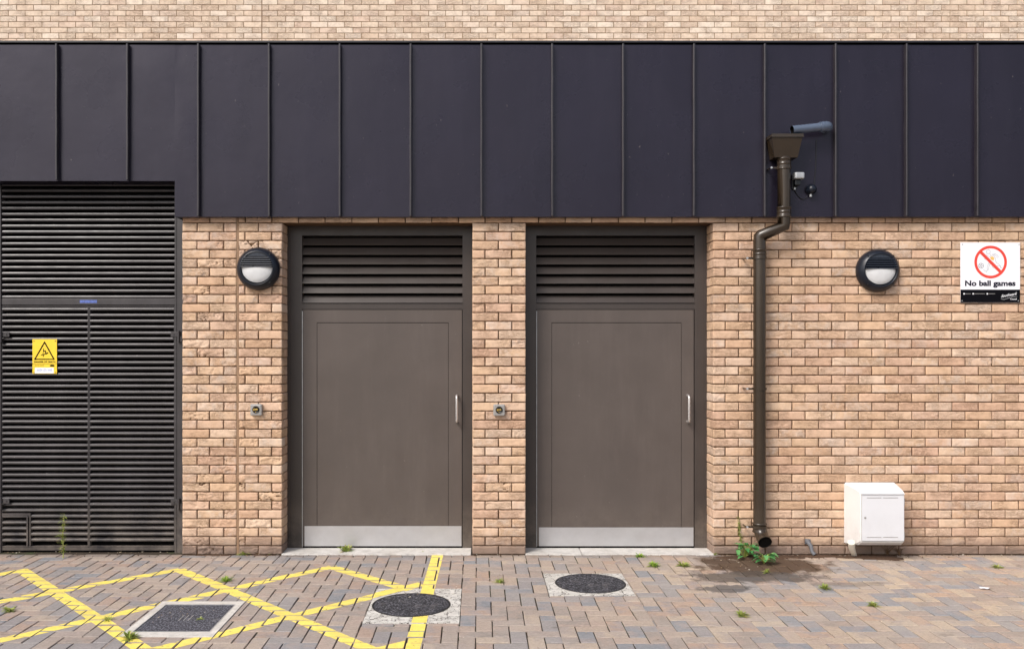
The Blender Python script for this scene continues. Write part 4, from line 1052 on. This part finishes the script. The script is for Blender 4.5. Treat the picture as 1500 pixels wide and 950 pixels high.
# soil washed out at the wall foot and under the white box
so_ = MB()
def mound(cx_, cy_, rx, ry, h, n=22, m_=8):
    V = [(cx_, cy_, h)]
    for j in range(1, m_+1):
        u = j/m_
        for k in range(n):
            a = 2*math.pi*k/n; e = 1+.22*math.sin(3*a+cx_*9)+.12*math.sin(7*a+2)
            V.append((cx_+rx*u*e*math.cos(a), min(-.001, cy_+ry*u*e*math.sin(a)), h*(1-u**1.6)*(1+.3*math.sin(9*a+u*7))-.004*u))
    Fc = [(0, 1+k, 1+(k+1) % n) for k in range(n)]+[(1+j*n+k, 1+(j+1)*n+k, 1+(j+1)*n+(k+1) % n, 1+j*n+(k+1) % n) for j in range(m_-1) for k in range(n)]
    so_.add(V, Fc, 0, True)
mound(2.30, -.10, .26, .10, .014); mound(2.58, -.08, .22, .07, .012); mound(2.86, -.06, .22, .05, .016); mound(3.3, -.09, .32, .09, .016); mound(2.08, -.10, .12, .06, .012); mound(-2.2, -.02, .2, .025, .010); mound(-1.85, -.02, .16, .022, .008)
for k in range(260):
    x = random.choice([random.gauss(2.5, .35), random.gauss(3.3, .3), random.uniform(-4, 4.8)]); y = -abs(random.gauss(0, .05))-.006
    if (d1l < x < d1r or d2l < x < d2r): continue
    r = random.uniform(.003, .009); V = [(x+r*math.cos(a)*random.uniform(.7, 1.2), y+r*math.sin(a)*random.uniform(.7, 1.2), .001) for a in (0, 1.3, 2.5, 3.8, 5.1)]+[(x, y, r*.9+.002)]
    so_.add(V, [(i, (i+1) % 5, 5) for i in range(5)])
setp(so_.build('soil', M['soil']), kind='stuff')
# leaf litter and grit
lt = MB()
def flake(x, y, s, z=.004):
    a = random.uniform(0, 6.28); V = []
    n = random.choice([4, 5, 6])
    for k in range(n):
        t = 2*math.pi*k/n; r = s*random.uniform(.6, 1.1); u, v = r*math.cos(t), r*.6*math.sin(t)
        V.append((x+u*math.cos(a)-v*math.sin(a), y+u*math.sin(a)+v*math.cos(a), z+random.uniform(0, s*.45)))
    V.append((x, y, z+s*.15)); lt.add(V, [(k, (k+1) % n, n) for k in range(n)])
for k in range(240):
    x = random.uniform(-4.6, 5.2); y = -abs(random.gauss(0, .03))-.012
    flake(x, y+(.10 if x < -2.52 else 0), random.uniform(.004, .013))
for k in range(330): flake(random.uniform(-4.6, 5), random.uniform(-2.5, -.05), random.choice([.003, .004, .005, .006, .009]))
for cx_, cy_, s_, n in ((2.2, -.3, .22, 34), (-1.95, -.8, .12, 12), (.12, -.75, .12, 14), (-.45, -1.1, .14, 18), (-1.9, -1.6, .1, 12), (3.4, -.5, .3, 16), (-.9, -1.45, .06, 10), (4.2, -.6, .2, 10)):
    for k in range(n): flake(random.gauss(cx_, s_), min(-.03, random.gauss(cy_, s_*.6)), random.uniform(.005, .014), .006)
setp(lt.build('leaf_litter', M['litter']), kind='stuff')
pc = MB(); x, y = G(1443, 862); n = 12
V = [(x, y, .014)]+[(x+.040*math.cos(2*math.pi*k/n)*random.uniform(.6, 1.1), y+.03*math.sin(2*math.pi*k/n)*random.uniform(.6, 1.1), random.uniform(.003, .012)) for k in range(n)]
pc.add(V, [(0, 1+k, 1+(k+1) % n) for k in range(n)]); setp(pc.build('paper_scrap', M['paper']), 'small crumpled white paper scrap lying on the paving at the right', 'litter')
